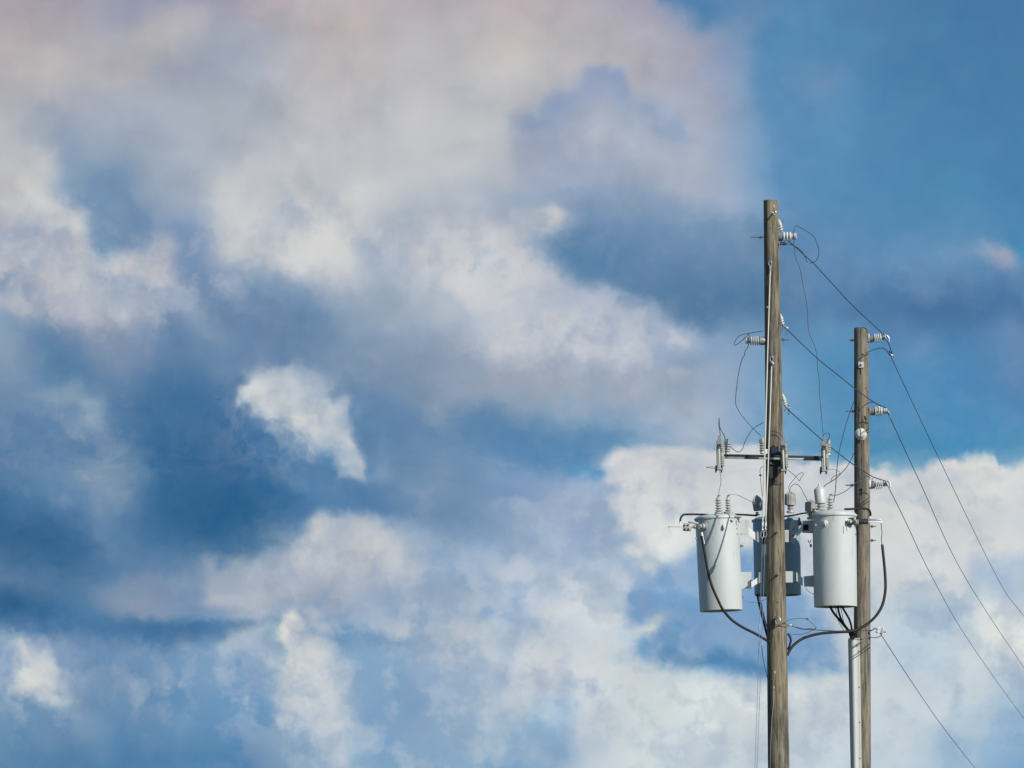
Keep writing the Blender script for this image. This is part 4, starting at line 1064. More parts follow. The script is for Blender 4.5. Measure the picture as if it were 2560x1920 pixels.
bm = NB(); box(bm, P(1916, 1129, -.24), (5*U, 4*U, 12*U), X_, Z_, .004); obj('white_block', bm, MB, arm)

def cutout(label, x, y, d):
    """x, y: photo position of the hood's top"""
    def Q(dx, dy, dd=0.0): return P(x+dx, y+dy, d+dd)
    t = thing('fuse_cutout', label, 'fuse cutout', Q(0, 50), 'fuse cutouts on the crossarm')
    a, b = Q(7, 18, .03), Q(9.5, 80, .03); ax = b-a; ln = ax.length; bm = NB(); pr = [(0, 2*U), (2*U, 4.4*U)]; k = 4*U
    while k < ln-6*U:
        if abs(k-ln*.47) < 6*U: pr += [(k, 5.4*U), (k+4*U, 5.4*U)]; k += 5*U; continue
        pr += [(k, 4*U), (k+.8*U, 6.6*U), (k+2*U, 6.2*U), (k+3*U, 4*U)]; k += 4.6*U
    pr += [(ln-3*U, 4.6*U), (ln, 3.4*U)]; lathe(bm, a, ax, pr, 24); obj('ribbed_body', bm, MPG, t)
    bm = NB(); prism(bm, [Q(px, py, -.06) for px, py in ((0, 0), (6, 0), (6.5, 8), (9, 20), (6, 22), (-4, 22), (-5, 13), (-.5, 10))], Y_*.10); obj('hood', bm, MC, t)
    bm = NB(); box(bm, Q(1.5, 25, -.06), (10*U, 8*U, 5*U), X_, Z_, .003); box(bm, Q(-1.5, 31, -.07), (7*U, 5*U, 9*U), X_, Z_, .004); obj('top_contact', bm, MKB, t)
    bm = NB(); prism(bm, [Q(px, py, -.05) for px, py in ((-5, 28), (-2.5, 28), (-1.5, 88), (-4, 88))], Y_*.02); obj('side_strap', bm, MKB, t)
    bm = NB(); lathe(bm, Q(1.2, 34, -.10), Q(3.2, 84, -.10)-Q(1.2, 34, -.10), [(0, 2.7*U), (5*U, 2.9*U), (50*U, 2.6*U)], 16); obj('fuse_tube', bm, MF, t)
    bm = NB(); tube(bm, [Q(4, 36, -.09), Q(6, 40, -.1), Q(9, 38, -.1), Q(8, 35, -.1), Q(5.5, 37, -.1)], .9*U, 6); obj('pull_ring', bm, MGD, t); bm = NB(); tube(bm, [Q(-4, 38, -.09), Q(-8, 37, -.1), Q(-11, 32, -.1)], .6*U, 6); obj('latch_horn', bm, MGD, t)
    bm = NB()
    for s in (-6, 8): prism(bm, [Q(s+px, py, -.09) for px, py in ((-1, 74), (2, 76), (2.6, 84), (1.6, 92), (-1.2, 92), (-2, 84))], Y_*.11)
    box(bm, Q(2.6, 84, -.06), (13*U, 6*U, 4*U), X_, Z_, .003); obj('lower_hinge', bm, MKB, t)
    bm = NB(); lathe(bm, Q(-3, 85, -.1), X_, [(0, 3*U), (12*U, 3*U)], 12); obj('trunnion', bm, MG, t)
    bm = NB(); box(bm, Q(9, 51, .05), (10*U, 12*U, 7*U), X_, Z_, .004); obj('mounting_strap', bm, MGD, t)
    return t
cutout('leftmost of the three fuse cutouts, at the left end of the crossarm', 1796, 1088, -.24)
cutout('middle fuse cutout, against the right edge of the taller pole', 1956, 1091, -.28)
cutout('rightmost of the three fuse cutouts, at the right end of the crossarm', 2058, 1092, -.24)
def arrester(label, x, y, d, lean=0.0):
    t = thing('surge_arrester', label, 'surge arrester', P(x, y+40, d), 'surge arresters on the crossarm')
    o = P(x+lean, y+2, d); a = P(x, y+41, d)-o; pr = [(0, 2*U), (1*U, 4*U), (9*U, 5.2*U), (11*U, 4.2*U)]
    for k in range(4): q = (12+6.2*k)*U; pr += [(q, 5*U), (q+.8*U, 8.4*U), (q+1.8*U, 8.2*U), (q+3.6*U, 5*U)]
    pr += [(37*U, 5.4*U), (40*U, 6*U), (41*U, 4*U)]; bm = NB(); lathe(bm, o, a, pr, 24); obj('ribbed_body', bm, MPG, t)
    bm = NB(); lathe(bm, o-a.normalized()*2*U+Vector((-6*U, 0, -6*U)), -Z_, [(0, 1.6*U), (2*U, 2.2*U), (9*U, 2*U)], 10); obj('terminal', bm, MGD, t); bm = NB(); lathe(bm, P(x, y+40, d), -Z_, [(0, 5*U), (3*U, 5*U)], 12); obj('foot', bm, MGD, t)
    return t
arrester('ribbed grey arrester standing right beside the left fuse cutout', 1818, 1095, -.14)
arrester('ribbed arrester just left of the taller pole on the crossarm, behind the two rods', 1906, 1092, -.12)
arrester('ribbed arrester half hidden right behind the rightmost fuse cutout', 2071, 1096, -.08)

# ------------------------------------------------------------------ transformers
def bushing(par, o, axis, n, r, pitch, top=True, base_r=None):
    a = axis.normalized(); pr = [(-.01, base_r or r), (1.5*U, base_r or r), (2.5*U, r*.55)]
    for k in range(n):
        q = (4+pitch*k)*U; pr += [(q, r*.5), (q+.6*U, r*(1-.04*k)), (q+1.4*U, r*(1-.04*k)*.97), (q+pitch*U*.55, r*.5)]
    e = (4+pitch*n)*U; pr += [(e, r*.42), (e+2*U, r*.3)]; bm = NB(); lathe(bm, o, a, pr, 24); b = obj('bushing', bm, MPG, par)
    if top:
        bm = NB(); lathe(bm, o+a*e, a, [(0, 1.6*U), (5*U, 1.4*U)], 8); box(bm, o+a*(e+6*U)+X_*2*U, (8*U, 3*U, 3*U), Vector((1, 0, .25)), Z_, .002); obj('terminal', bm, MGD, b)
    return b

def transformer(label, top, low, d, r, mat, lid_h=14, lid_r=1.045):
    a, b = P(*top, d), P(*low, d); ax = (b-a).normalized(); ln = (b-a).length; R0 = r*U
    t = thing('transformer', label, 'transformer', b, 'pole-mounted transformers around the taller pole')
    bm = NB(); lathe(bm, a, ax, [(0, R0), (.01, R0), (ln*.5, R0*.997), (ln-.012, R0*.985), (ln, R0*.98), (ln, R0*.93), (ln-.03, R0*.93), (ln-.03, 0)], 96); obj('tank', bm, mat, t)
    up = -ax; h = lid_h*U; bm = NB()
    lathe(bm, a-up*.012, up, [(0, R0*1.012), (.006, R0*lid_r), (.020, R0*(lid_r+.012)), (.032, R0*lid_r), (.036, R0*1.0), (h*.55, R0*.97), (h*.8, R0*.88), (h*.95, R0*.6), (h, 0)], 96); obj('lid', bm, mat, t)
    return t, a, ax, up
def lug(par, c, n, s=1.0, mat=MT):
    bm = NB(); u = n.cross(Z_).normalized()
    prism(bm, [c-Z_*10*U*s-u*1.2*U, c+Z_*9*U*s-u*1.2*U, c+Z_*6*U*s+n*9*U*s-u*1.2*U, c-Z_*2*U*s+n*11*U*s-u*1.2*U, c-Z_*9*U*s+n*5*U*s-u*1.2*U], u*2.4*U)
    return obj('lifting_lug', bm, mat, par)
def on_tank(a, ax, R0, px, py, d):
    """front point of the tank seen at (px, py)"""
    p = P(px, py, d); t = (p-a).dot(ax); c = a+ax*t; dx = p.x-c.x; dy = -math.sqrt(max(R0*R0-dx*dx, 0)); q = P(px, py, d+dy); q.x = c.x+dx
    return q, Vector((dx, dy, 0)).normalized()
def stud(par, q, n, r=2.2, ln=.02, mat=MG, name='stud'):
    bm = NB(); lathe(bm, q-n*.01, n, [(0, r*U), (.01+ln, r*U), (.014+ln, r*.6*U)], 10); return obj(name, bm, mat, par)

# --- left
tl, a, ax, up = transformer('left transformer, a pale grey tank tilted slightly with two ribbed bushings on its lid', (1792.5, 1298), (1803, 1527), -.02, 54.3, MT)
bushing(tl, P(1797, 1282, -.1), up+Vector((0, 0, 0)), 5, 10*U, 6.6, base_r=10*U); bushing(tl, P(1821, 1281, .02), up, 5, 8.6*U, 6.4, base_r=12*U)
q, n = on_tank(a, ax, 54.3*U, 1806, 1318, -.02); lug(tl, q, n, .8)
for x, y in ((1840, 1321), (1841, 1335)): q, n = on_tank(a, ax, 54.3*U, x, y, -.02); stud(tl, q, n, 1.4, .012)
q, n = on_tank(a, ax, 54.3*U, 1744, 1346, -.02); stud(tl, q, n, 2.4, .03, MB)
q = P(1850, 1365, -.02); bm = NB(); box(bm, q, (8*U, 6*U, 7*U), X_, Z_, .003); lathe(bm, q+X_*3*U, X_, [(0, 3*U), (3*U, 3*U), (3*U, 1.4*U), (6*U, 1.4*U)], 8); obj('ground_lug', bm, MGD, tl)
q = P(1855, 1492, -.02); bm = NB(); box(bm, q, (6*U, 5*U, 6*U), X_, Z_, .003); obj('ground_lug', bm, MGD, tl)
bm = NB(); box(bm, P(1840, 1293, -.3), (8*U, 5*U, 4*U), Vector((1, 0, -.1)), Z_, .002); lc = obj('lid_clamp', bm, MGD, tl); bm = NB(); box(bm, P(1848, 1293, -.15), (12*U, 5*U, 3*U), X_, Z_, .002); obj('clamp_bar', bm, MGD, lc); bm = NB(); tube(bm, [P(1848, 1296, -.2), P(1846, 1302, -.2), P(1850, 1306, -.2)], 1.8*U, 6); obj('clamp_hook', bm, MGD, lc)
q, n = on_tank(a, ax, 54.3*U, 1760, 1316, -.02)
bm = NB(); lathe(bm, q-n*.01, (n+Vector((-.6, 0, 0))).normalized(), [(0, 10*U), (.012, 10*U), (.02, 7*U), (.04, 7*U), (.045, 8.5*U), (.055, 8.5*U), (.06, 5*U), (.09, 5*U)], 24); bl = obj('side_bushing', bm, MPG, tl)
bm = NB(); lathe(bm, P(1751, 1317, -.38), P(1728, 1317, -.38)-P(1751, 1317, -.38), [(0, 5*U), (4*U, 7*U), (6*U, 4*U), (9*U, 6.5*U), (11*U, 4*U), (14*U, 6*U), (17*U, 3.6*U), (23*U, 3.6*U)], 18); obj('ribbed_neck', bm, MPG, bl)
bm = NB(); box(bm, P(1718, 1318, -.38), (21*U, 15*U, 19*U), Vector((1, 0, -.05)), Z_, .012); tb = obj('terminal_block', bm, MPG, tl)
for x, y in ((1711, 1314), (1720, 1313), (1712, 1323), (1721, 1323)):
    bm = NB(); lathe(bm, P(x, y, -.423), -Y_, [(0, 2.2*U), (.006, 2.2*U)], 10); obj('screw_hole', bm, MH, tb)
bm = NB(); box(bm, P(1733, 1307, -.4), (26*U, 6*U, 4.2*U), Vector((1, 0, -.12)), Z_, .006); obj('connector_bar', bm, MG, tl)
bm = NB(); box(bm, P(1747, 1318, -.42), (9*U, 6*U, 13*U), Vector((1, 0, -.5)), Z_, .006); obj('spade_clamp', bm, MGD, tl)
bm = NB(); tube(bm, [P(1672, 1317, -.3), P(1704, 1317.5, -.34)], .55*U, 6, 0); lathe(bm, P(1671, 1317, -.3), X_, [(0, 2*U), (2*U, 2*U)], 8); obj('pin', bm, MAL, tl)
# --- middle, behind the pole
DM = .78
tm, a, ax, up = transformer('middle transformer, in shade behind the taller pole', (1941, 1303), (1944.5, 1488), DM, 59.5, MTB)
bm = NB(); o = P(1893, 1277, .62); k = Vector((-.06, 0, 1)); lathe(bm, o-Z_*12*U, k, [(0, 7*U), (2*U, 7*U), (4*U, 4*U), (9*U, 4*U)], 16); obj('arrester_stem', bm, MPG, tm)
bm = NB(); lathe(bm, P(1895, 1277, .62), P(1892, 1240, .62)-P(1895, 1277, .62), [(0, 10*U), (2*U, 11.5*U), (24*U, 13.5*U), (33*U, 7*U), (35*U, 3*U), (39*U, 3*U), (40*U, 0)], 10)
gd = obj('animal_guard', bm, MC, tm)
for s in np.linspace(-11, 11, 6):
    bm = NB(); tube(bm, [P(1894+s*.8, 1276, .55), P(1893+s*.85, 1258, .54), P(1892+s, 1248, .54), P(1892+s*.4, 1241, .57)], .8*U, 6, 2); obj('rib', bm, MG, gd)
def ribbed_guard(par, cx, yb, h, r, d, lean=0.0):
    o = P(cx, yb, d); k = Vector((lean, 0, 1))
    bm = NB(); lathe(bm, o, k, [(0, r*1.02), (1*U, r*1.02), (h*.72, r), (h*.80, r*.8), (h*.9, r*.3), (h, r*.12), (h+2*U, 0)], 32); g_ = obj('animal_guard', bm, MPG, par)
    m = 22; u, v = frame(k.normalized())
    for q in range(m):
        an = 2*math.pi*q/m; e = u*math.cos(an)+v*math.sin(an); bm = NB()
        tube(bm, [o+e*r*1.03+k*1.5*U, o+e*r*1.03+k*h*.7, o+e*r*.84+k*h*.80, o+e*r*.36+k*h*.92], .75*U, 5, 2); obj('rib', bm, MPG, g_)
    bm = NB(); lathe(bm, o, -k, [(0, r*.6), (1*U, r*.62), (3*U, r*.62), (4*U, r*.45), (6*U, r*.45), (7*U, r*.68), (9*U, r*.62), (10*U, r*.42), (13*U, r*.42), (15*U, r*.72), (19*U, r*.76), (20*U, r*.5)], 20); obj('bushing', bm, MPG, par)
ribbed_guard(tm, 1976, 1263, 36*U, 13.4*U, .62)
for x in (1984,):
    bm = NB(); prism(bm, [P(x+u_, y, .3) for u_, y in ((-7, 1300), (14, 1300), (12, 1330), (5, 1352), (5, 1362), (-7, 1356), (-7, 1340), (-9, 1325))], Y_*.02); pl = obj('hanger_plate', bm, MT, tm)
    for xx, yy in ((1984, 1323), (1981, 1339)): stud(pl, P(xx, yy, .3), -Y_, 2.2, .004, MGD, 'slot')
bm = NB(); prism(bm, [P(x, y, .32) for x, y in ((1980, 1428), (1991, 1428), (1991, 1455), (1980, 1453))], Y_*.02); obj('hanger_plate', bm, MT, tm)
bm = NB(); tube(bm, [P(1958, 1291, .4), P(1985, 1288, .3), P(2010, 1283, .3), P(2040, 1282, .3)], 2.0*U, 8); obj('lid_lead', bm, MK, tm)
bm = NB(); box(bm, P(2000, 1309, .3), (9*U, 9*U, 10*U), Vector((1, 0, .3)), Z_, .006); lc = obj('lid_clamp', bm, MGD, tm); bm = NB(); box(bm, P(1998, 1300, .3), (5*U, 5*U, 12*U), X_, Z_, .004); obj('clamp_bolt', bm, MGD, lc)
# --- right
DR = -.02; RR = 54.6
tr, a, ax, up = transformer('right transformer, pale grey tank with a smooth white cylinder on its lid', (2085.5, 1291), (2089, 1517), DR, RR, MT, lid_h=17)
bm = NB(); k = P(2049, 1225, -.06)-P(2051, 1259, -.06); lathe(bm, P(2051, 1259, -.06), k, [(0, 12*U), (1*U, 13*U), (34*U, 14.4*U), (37*U, 12.8*U), (41*U, 7*U), (46*U, 3*U), (50*U, 2*U), (50*U, 0)], 40); obj('arrester_cap', bm, MT, tr)
bm = NB(); lathe(bm, P(2052, 1275, -.06), Z_, [(0, 12*U), (3*U, 12*U), (4*U, 8*U), (7*U, 8*U), (8*U, 10.5*U), (11*U, 10.5*U), (12*U, 8*U), (17*U, 8*U)], 32); obj('bushing', bm, MPG, tr)
bushing(tr, P(2076, 1274, -.06), up, 4, 9.6*U, 7.0, base_r=8*U)
ribbed_guard(tr, 2027, 1279, 30*U, 13.5*U, .22)
q, n = on_tank(a, ax, RR*U, 2062, 1307, DR); lug(tr, q, n, .9)
bm = NB(); lathe(bm, q-n*.01+Vector((-1.5*U, 0, 0)), n, [(0, 6*U), (.03, 6.5*U), (.034, 3*U)], 20); obj('pale_boss', bm, MB, tr)
for x, y in ((2039, 1313), (2039, 1327)): q, n = on_tank(a, ax, RR*U, x, y, DR); stud(tr, q, n, 2.4, .012, MB)
q, n = on_tank(a, ax, RR*U, 2037, 1486, DR); stud(tr, q, n, 2.4, .02, MB)
q, n = on_tank(a, ax, RR*U, 2137, 1336, DR); stud(tr, q, n, 1.4, .012, MGD)
q, n = on_tank(a, ax, RR*U, 2116, 1304, DR); bm = NB(); lathe(bm, q-n*.01, n, [(0, 7*U), (.02, 7*U), (.025, 4.5*U), (.04, 4.5*U), (.045, 6*U), (.06, 6*U), (.065, 4*U), (.09, 4*U)], 20); sb = obj('side_bushing', bm, MPG, tr)
bm = NB(); box(bm, P(2129.5, 1303, -.26), (13.5*U, 12*U, 18*U), Vector((1, 0, .06)), Z_, .008); obj('black_block', bm, MKB, tr)
bm = NB(); tube(bm, [P(2116.5, 1308, -.33), P(2117, 1327, -.33)], .8*U, 6, 0); obj('drain_pin', bm, MGD, tr)
bm = NB(); lathe(bm, P(2138, 1305, -.16), X_, [(0, 5*U), (2*U, 7*U), (4*U, 5*U), (6*U, 7.4*U), (8*U, 5*U)], 20); obj('side_bushing', bm, MPG, tr)
bm = NB()
for z_ in (1299, 1308): tube(bm, [P(2145, z_, -.16), P(2170, z_, -.16)], 2.6*U, 10, 0)
for k in range(5): lathe(bm, P(2148+4.6*k, 1303.5, -.16), X_, [(0, 4.6*U), (1.6*U, 5.4*U), (3*U, 4.6*U)], 12)
obj('dark_connector', bm, MKB, tr)
bm = NB(); box(bm, P(2186, 1299.5, -.16), (33*U, 4*U, 4.6*U), X_+Z_*-.02, Z_, .003); obj('ribbed_lug', bm, MG, tr)
bm = NB(); box(bm, P(2189, 1305, -.17), (36*U, 4*U, 4.2*U), X_+Z_*-.02, Z_, .003); obj('white_lug', bm, MB, tr)
bm = NB(); box(bm, P(2027, 1364, -.02), (1, 1, 1) if False else (5*U, 4*U, 8*U), X_, Z_, .003); tube(bm, [P(2020, 1350, -.02), P(2024, 1358, -.02), P(2028, 1349, -.02)], 1.2*U, 6, 2); obj('ground_lug', bm, MGD, tr)

# --- hanger arms between the tanks and the pole (one cluster bracket)
cb = thing('cluster_bracket', 'painted cluster bracket holding the three transformers around the taller pole', 'bracket', P(1938, 1380, 0))
def plate(name, pts, d, th=.02, mat=MT):
    bm = NB(); prism(bm, [P(x, y, d) for x, y in pts], Y_*th); return obj(name, bm, mat, cb)
plate('arm', ((1845, 1298), (1874, 1300), (1874, 1336), (1845, 1336)), .0)
plate('angled_plate', ((1871, 1318), (1893, 1335), (1893, 1354), (1872, 1338)), -.12, .03, MB)
plate('edge_strip', ((1892, 1327), (1897, 1332), (1898, 1356), (1892, 1354)), -.14, .04, MG)
plate('arm', ((1850, 1430), (1879, 1430), (1879, 1471.5), (1850, 1471.5)), .0)
plate('angled_plate', ((1878, 1455), (1898, 1441), (1898, 1456), (1879, 1469)), -.12, .03, MB)
plate('edge_strip', ((1897, 1431), (1901, 1430), (1901, 1457), (1897, 1458)), -.14, .04, MG)
plate('arm', ((2006, 1302), (2034, 1300), (2034, 1333), (2006, 1332)), .1)
plate('slot', ((2008, 1311), (2021.5, 1311), (2021.5, 1326), (2008, 1326)), .094, .004, MH)
plate('angled_plate', ((1984, 1345), (2004, 1313), (2007, 1313), (2007, 1328), (1988, 1345)), .05, .02)
plate('arm', ((2009, 1441), (2035, 1438), (2035, 1467), (2011, 1466)), .1)
plate('angled_plate', ((1991, 1430), (2007, 1445), (2007, 1465), (1991, 1452)), .06, .02)
plate('arm', ((1961, 1428), (1982, 1428), (1982, 1456), (1961, 1456)), .05, .04)
plate('arm', ((1903, 1310), (1916, 1310), (1916, 1360), (1903, 1360)), .02, .05, MKB)
plate('arm', ((1957, 1325), (1972, 1325), (1972, 1355), (1957, 1355)), .02, .05)

# ------------------------------------------------------------------ insulated cables
KB = 'thick black insulated cables'
def cable(label, pts, r=2.2, d0=0.0, d1=None, mat=MK, cat='cable'): return wire('cable', label, cat, pts, r, mat, KB, 6, 12, d0, d1)
c1 = cable('long black cable curving from the left transformer down to the taller pole', [(1754, 1340, -.44), (1758, 1362, -.44), (1764, 1395, -.44), (1770, 1430, -.43), (1780, 1465, -.42), (1795, 1500, -.41), (1808, 1525, -.38), (1830, 1550, -.33), (1860, 1570, -.26), (1890, 1585, -.18), (1924, 1605, -.10)], 2.5)
bm = NB(); tube(bm, [P(1754, 1331, -.43), P(1756.5, 1345, -.43), P(1759.5, 1360, -.43)], 2.9*U, 12); obj('white_sleeve', bm, MB, c1)
cable('black cable bent over the left side of the left transformer lid', [(1700.5, 1305), (1701.5, 1296), (1707, 1288), (1716, 1286), (1745, 1286), (1770, 1287)], 1.9, -.34, .15)
bm = NB(); tube(bm, [P(1700.5, 1312, -.34), P(1700.5, 1303, -.34)], 1.6*U, 8, 0); tag(obj('wire_end', bm, MB, origin=P(1700, 1308, -.34)), 'small white bare end of the cable left of the left transformer', 'cable end')
cable('short black cable between the left and middle transformer lids', [(1838, 1286), (1862, 1287), (1892, 1289)], 1.8, .1, .35)
cable('black cable dropping from the middle transformer to the taller pole', [(1893, 1486), (1899, 1515), (1908, 1550), (1918, 1590), (1926, 1620)], 2.2, .62, .05)
cable('second thinner cable from the middle transformer to the taller pole', [(1899, 1488), (1903, 1510), (1910, 1540), (1920, 1578)], 1.0, .62, .1, MA)
cable('black cable bent around the shorter pole beside the right transformer lid', [(2112, 1273), (2130, 1272.5), (2150, 1271), (2165, 1272), (2173, 1276), (2176, 1283), (2176, 1288)], 2.1, .1, .6)
bm = NB(); tube(bm, [P(2175.5, 1286, .6), P(2174, 1296, .6)], 1.7*U, 8, 0); tag(obj('wire_end', bm, MB, origin=P(2175, 1290, .6)), 'small white bare end of the cable right of the shorter pole', 'cable end')
cable('thick black cable looping from the taller pole up the right side of the shorter pole', [(1968, 1638), (1978, 1620), (1992, 1606), (2010, 1595), (2035, 1587), (2065, 1582), (2100, 1580), (2128, 1578), (2150, 1571), (2172, 1557), (2192, 1537), (2206, 1512), (2213, 1480), (2213.5, 1450), (2211, 1415), (2208, 1385), (2205.5, 1362)], 2.7, 0, .5)
wire('jumper_wire', 'thin lead from the white lug down to the thick cable right of the shorter pole', 'wire', [(2203, 1307), (2203.5, 1320), (2205, 1333), (2203.5, 1345), (2205, 1364)], .7, MAL, G3, d0=-.1, d1=.4)
for lab, pts, r in (('leftmost black cable fanning from under the right transformer to the riser', [(2074, 1514), (2084, 1532), (2098, 1549), (2112, 1566), (2124, 1580)], 2.3),
                    ('middle black cable fanning from under the right transformer to the riser', [(2094, 1514), (2097, 1530), (2103, 1548), (2114, 1566), (2126, 1580)], 2.0),
                    ('rightmost black cable fanning from under the right transformer to the riser', [(2103, 1514), (2114, 1532), (2123, 1548), (2128, 1564), (2130, 1580)], 2.0)):
    cable(lab, pts, r, .1, .72)
wire('jumper_wire', 'left thin wire between the cables under the right transformer', 'wire', [(2086, 1514), (2091, 1530), (2093, 1545), (2101, 1562), (2111, 1579)], .6, MA, G3, d0=.1, d1=.7)
wire('jumper_wire', 'right thin wire between the cables under the right transformer', 'wire', [(2100, 1514), (2105, 1535), (2108, 1550), (2114, 1566)], .6, MA, G3, d0=.1, d1=.7)
bm = NB(); lathe(bm, P(2126, 1583, .72), Vector((1, 0, .1)), [(0, 5*U), (3*U, 6*U), (14*U, 5*U)], 12)
for k in range(4): tube(bm, [P(2122+4*k, 1574, .7), P(2124+3*k, 1585, .72), P(2128+2*k, 1597, .74)], 2.3*U, 8)
tag(obj('cable_bundle', bm, MK, origin=P(2130, 1585, .72)), 'black knot of taped cables entering the top of the white riser guard', 'cable')
cable('stub of black cable curling behind the right edge of the taller pole', [(1969, 1584), (1975, 1592), (1977, 1602), (1973, 1616), (1968, 1624)], 2.0, .05, .05)
cable('dark lead down the face of the taller pole from the wire loop', [(1938, 1546), (1934, 1558), (1928, 1572), (1924, 1588), (1921, 1600)], 1.6, -.16, -.13)
wire('jumper_wire', 'thin lead from the left transformer foot to the taller pole', 'wire', [(1856, 1493), (1862, 1500), (1874, 1506), (1888, 1506), (1904, 1502), (1918, 1497)], .45, MAL, G3, d0=0, d1=.02)
wire('jumper_wire', 'thin lead curving from the bracket to the foot of the right transformer', 'wire', [(2014, 1467), (2020, 1477), (2029, 1483), (2037, 1485)], .45, MA, G3, d0=.1, d1=-.2)

# neutral wire with its clevis and rings
wire('neutral_wire', 'thin level wire between the poles just above the thick cable', 'wire', [(2028, 1574), (2060, 1576), (2100, 1577.5), (2150, 1577), (2183, 1575)], .8, MA, d0=0, d1=.75)
wire('wire_loop', 'oval loop of spliced wire right of the taller pole below the transformers', 'wire', [(1948, 1562), (1960, 1556), (1975, 1549), (1992, 1546), (2010, 1546.5), (2024, 1553), (2034, 1562), (2040, 1568), (2037, 1572), (2026, 1574), (2010, 1573), (1992, 1568), (1976, 1563)], .85, MGD, d0=-.14, d1=0)
bm = NB(); tube(bm, [P(1980, 1564, -.02), P(1998, 1570, 0), (P(2015, 1573, 0)), P(2032, 1572, 0)], 2.0*U, 8); tag(obj('splice', bm, MGD, origin=P(2000, 1570)), 'dark grip splice on the lower side of the wire loop', 'splice')
bm = NB(); box(bm, P(1974, 1563, -.02), (11*U, 5*U, 6*U), Vector((1, 0, -.25)), Z_, .006); tag(obj('line_clamp', bm, MG, origin=P(1974, 1563)), 'pale clamp where the wire loop meets the taller pole', 'clamp', 'clamps on the bare wires')
bm = NB(); box(bm, P(2017, 1547, -.03), (9*U, 4*U, 4*U), Vector((1, 0, -.4)), Z_, .004); tag(obj('line_clamp', bm, MGD, origin=P(2017, 1547)), 'small grey clamp on top of the wire loop', 'clamp', 'clamps on the bare wires')
wire('jumper_wire', 'thin slack wire under the wire loop', 'wire', [(1970, 1584), (1985, 1586), (2003, 1586), (2018, 1582), (2032, 1575)], .5, MA, G3, d0=0)
wire('pole_band', 'wire wrapped across the face of the taller pole at the loop', 'wire', [(1944, 1563, -.15), (1952, 1561, -.155), (1962, 1562, -.14), (1970, 1566, -.06)], .8, MGD)
t = thing('eye_bolt', 'ring hardware on the face of the taller pole where the wire loop starts', 'hardware', near.surf(1943, 1553)[0])
c, n = near.surf(1943, 1553, .05); bm = NB(); tube(bm, [c+Vector((math.cos(q)*5.5*U, math.cos(q)*-.02, math.sin(q)*10*U)) for q in np.linspace(0, 6.28, 18)], 1.5*U, 8, 2); obj('ring', bm, MG, t)
bm = NB(); lathe(bm, c-n*.08+Z_*8*U, (n+Vector((-.3, 0, .1))), [(0, 2*U), (.09, 2*U), (.09, 3.4*U), (.105, 3.4*U)], 8); obj('stem', bm, MGD, t)
t = thing('clevis', 'pale clevis with spool right of the shorter pole at the level of the thick cable', 'clevis', P(2190, 1578, .9))
bm = NB(); box(bm, P(2191, 1571, .85), (18*U, 5*U, 4*U), Vector((1, 0, .05)), Z_, .004); box(bm, P(2205, 1578, .85), (5*U, 6*U, 18*U), Vector((1, 0, -.25)), Z_, .005); obj('strap', bm, MG, t)
bm = NB(); lathe(bm, P(2194, 1574, .85), -Z_, [(-5*U, 2*U), (-4*U, 5*U), (-1*U, 5*U), (0, 3*U), (3*U, 3*U), (4*U, 5*U), (8*U, 5*U), (9*U, 2*U)], 16); obj('spool', bm, MP, t)
bm = NB(); tube(bm, [P(2172, 1593, .9), P(2188, 1594, .9), P(2200, 1591, .85), P(2204, 1586, .85)], 1.0*U, 8); tube(bm, [P(2174, 1578, .95), P(2184, 1574, .85)], 1.3*U, 8, 0); lathe(bm, P(2209, 1580, .85), X_, [(0, 1.6*U), (5*U, 1.6*U), (6*U, 0)], 8); obj('bail', bm, MGD, t)
wire('jumper_wire', 'wire slanting over the shorter pole and the top of the riser guard', 'wire', [(2176, 1588, .86), (2165, 1596, .74), (2158, 1602, .7), (2140, 1612, .68), (2124, 1622, .68)], .8, MGD, G3)
bm = NB(); tube(bm, [P(2163, 1598, .72), P(2153, 1604, .7)], 1.9*U, 8, 0); tag(obj('splice', bm, MGD, origin=P(2158, 1601, .7)), 'small dark splice on the slanting wire at the shorter pole', 'splice')

# ------------------------------------------------------------------ riser guard on the short pole
rg = thing('riser_guard', 'long white plastic cable riser guard running down the left face of the shorter pole', 'conduit', P(2140, 1920, .78))
bm = NB(); prof = []; z0 = None
def rp(px, py, d): return P(px, py, d)
rows = 2
top = [(2122, 1595), (2122.6, 1596), (2148.5, 1596)]
secs = []
for i in range(17):
    y = 1595+i*(2330-1595)/16; l = 2121.5+(y-1595)*.0200; r_ = 2144.5+(y-1595)*.0150; cx = (l+r_)/2; hw = (r_-l)/2; ring = []
    for k in range(13):
        an = math.pi*k/12; ring.append(P(cx-hw*math.cos(an), y, .86-.115*math.sin(an)))
    ring += [P(r_+.2, y, .845), P(r_+5.2, y, .845), P(r_+5.2, y, .862), P(l, y, .875)]
    secs.append([bm.verts.new(p) for p in ring])
for A, B in zip(secs, secs[1:]):
    m = len(A)
    for k in range(m): bm.faces.new((A[k], A[(k+1) % m], B[(k+1) % m], B[k]))
bm.faces.new(secs[0][::-1]); bm.faces.new(secs[-1]); obj('half_round_cover', bm, MV, rg)
bm = NB(); A = [(2120.6, 1598), (2122.2, 1598), (2137, 2330), (2135.4, 2330)]; prism(bm, [P(x, y, .84) for x, y in A], Y_*.05); obj('back_edge', bm, MKB, rg)
for x, y in ((2146.5, 1628), (2148, 1718), (2149.3, 1806), (2150.5, 1896)):
    bm = NB(); lathe(bm, P(x, y, .842), -Y_, [(0, 1.7*U), (.006, 1.5*U), (.009, .8*U)], 10); obj('screw', bm, MGD, rg)

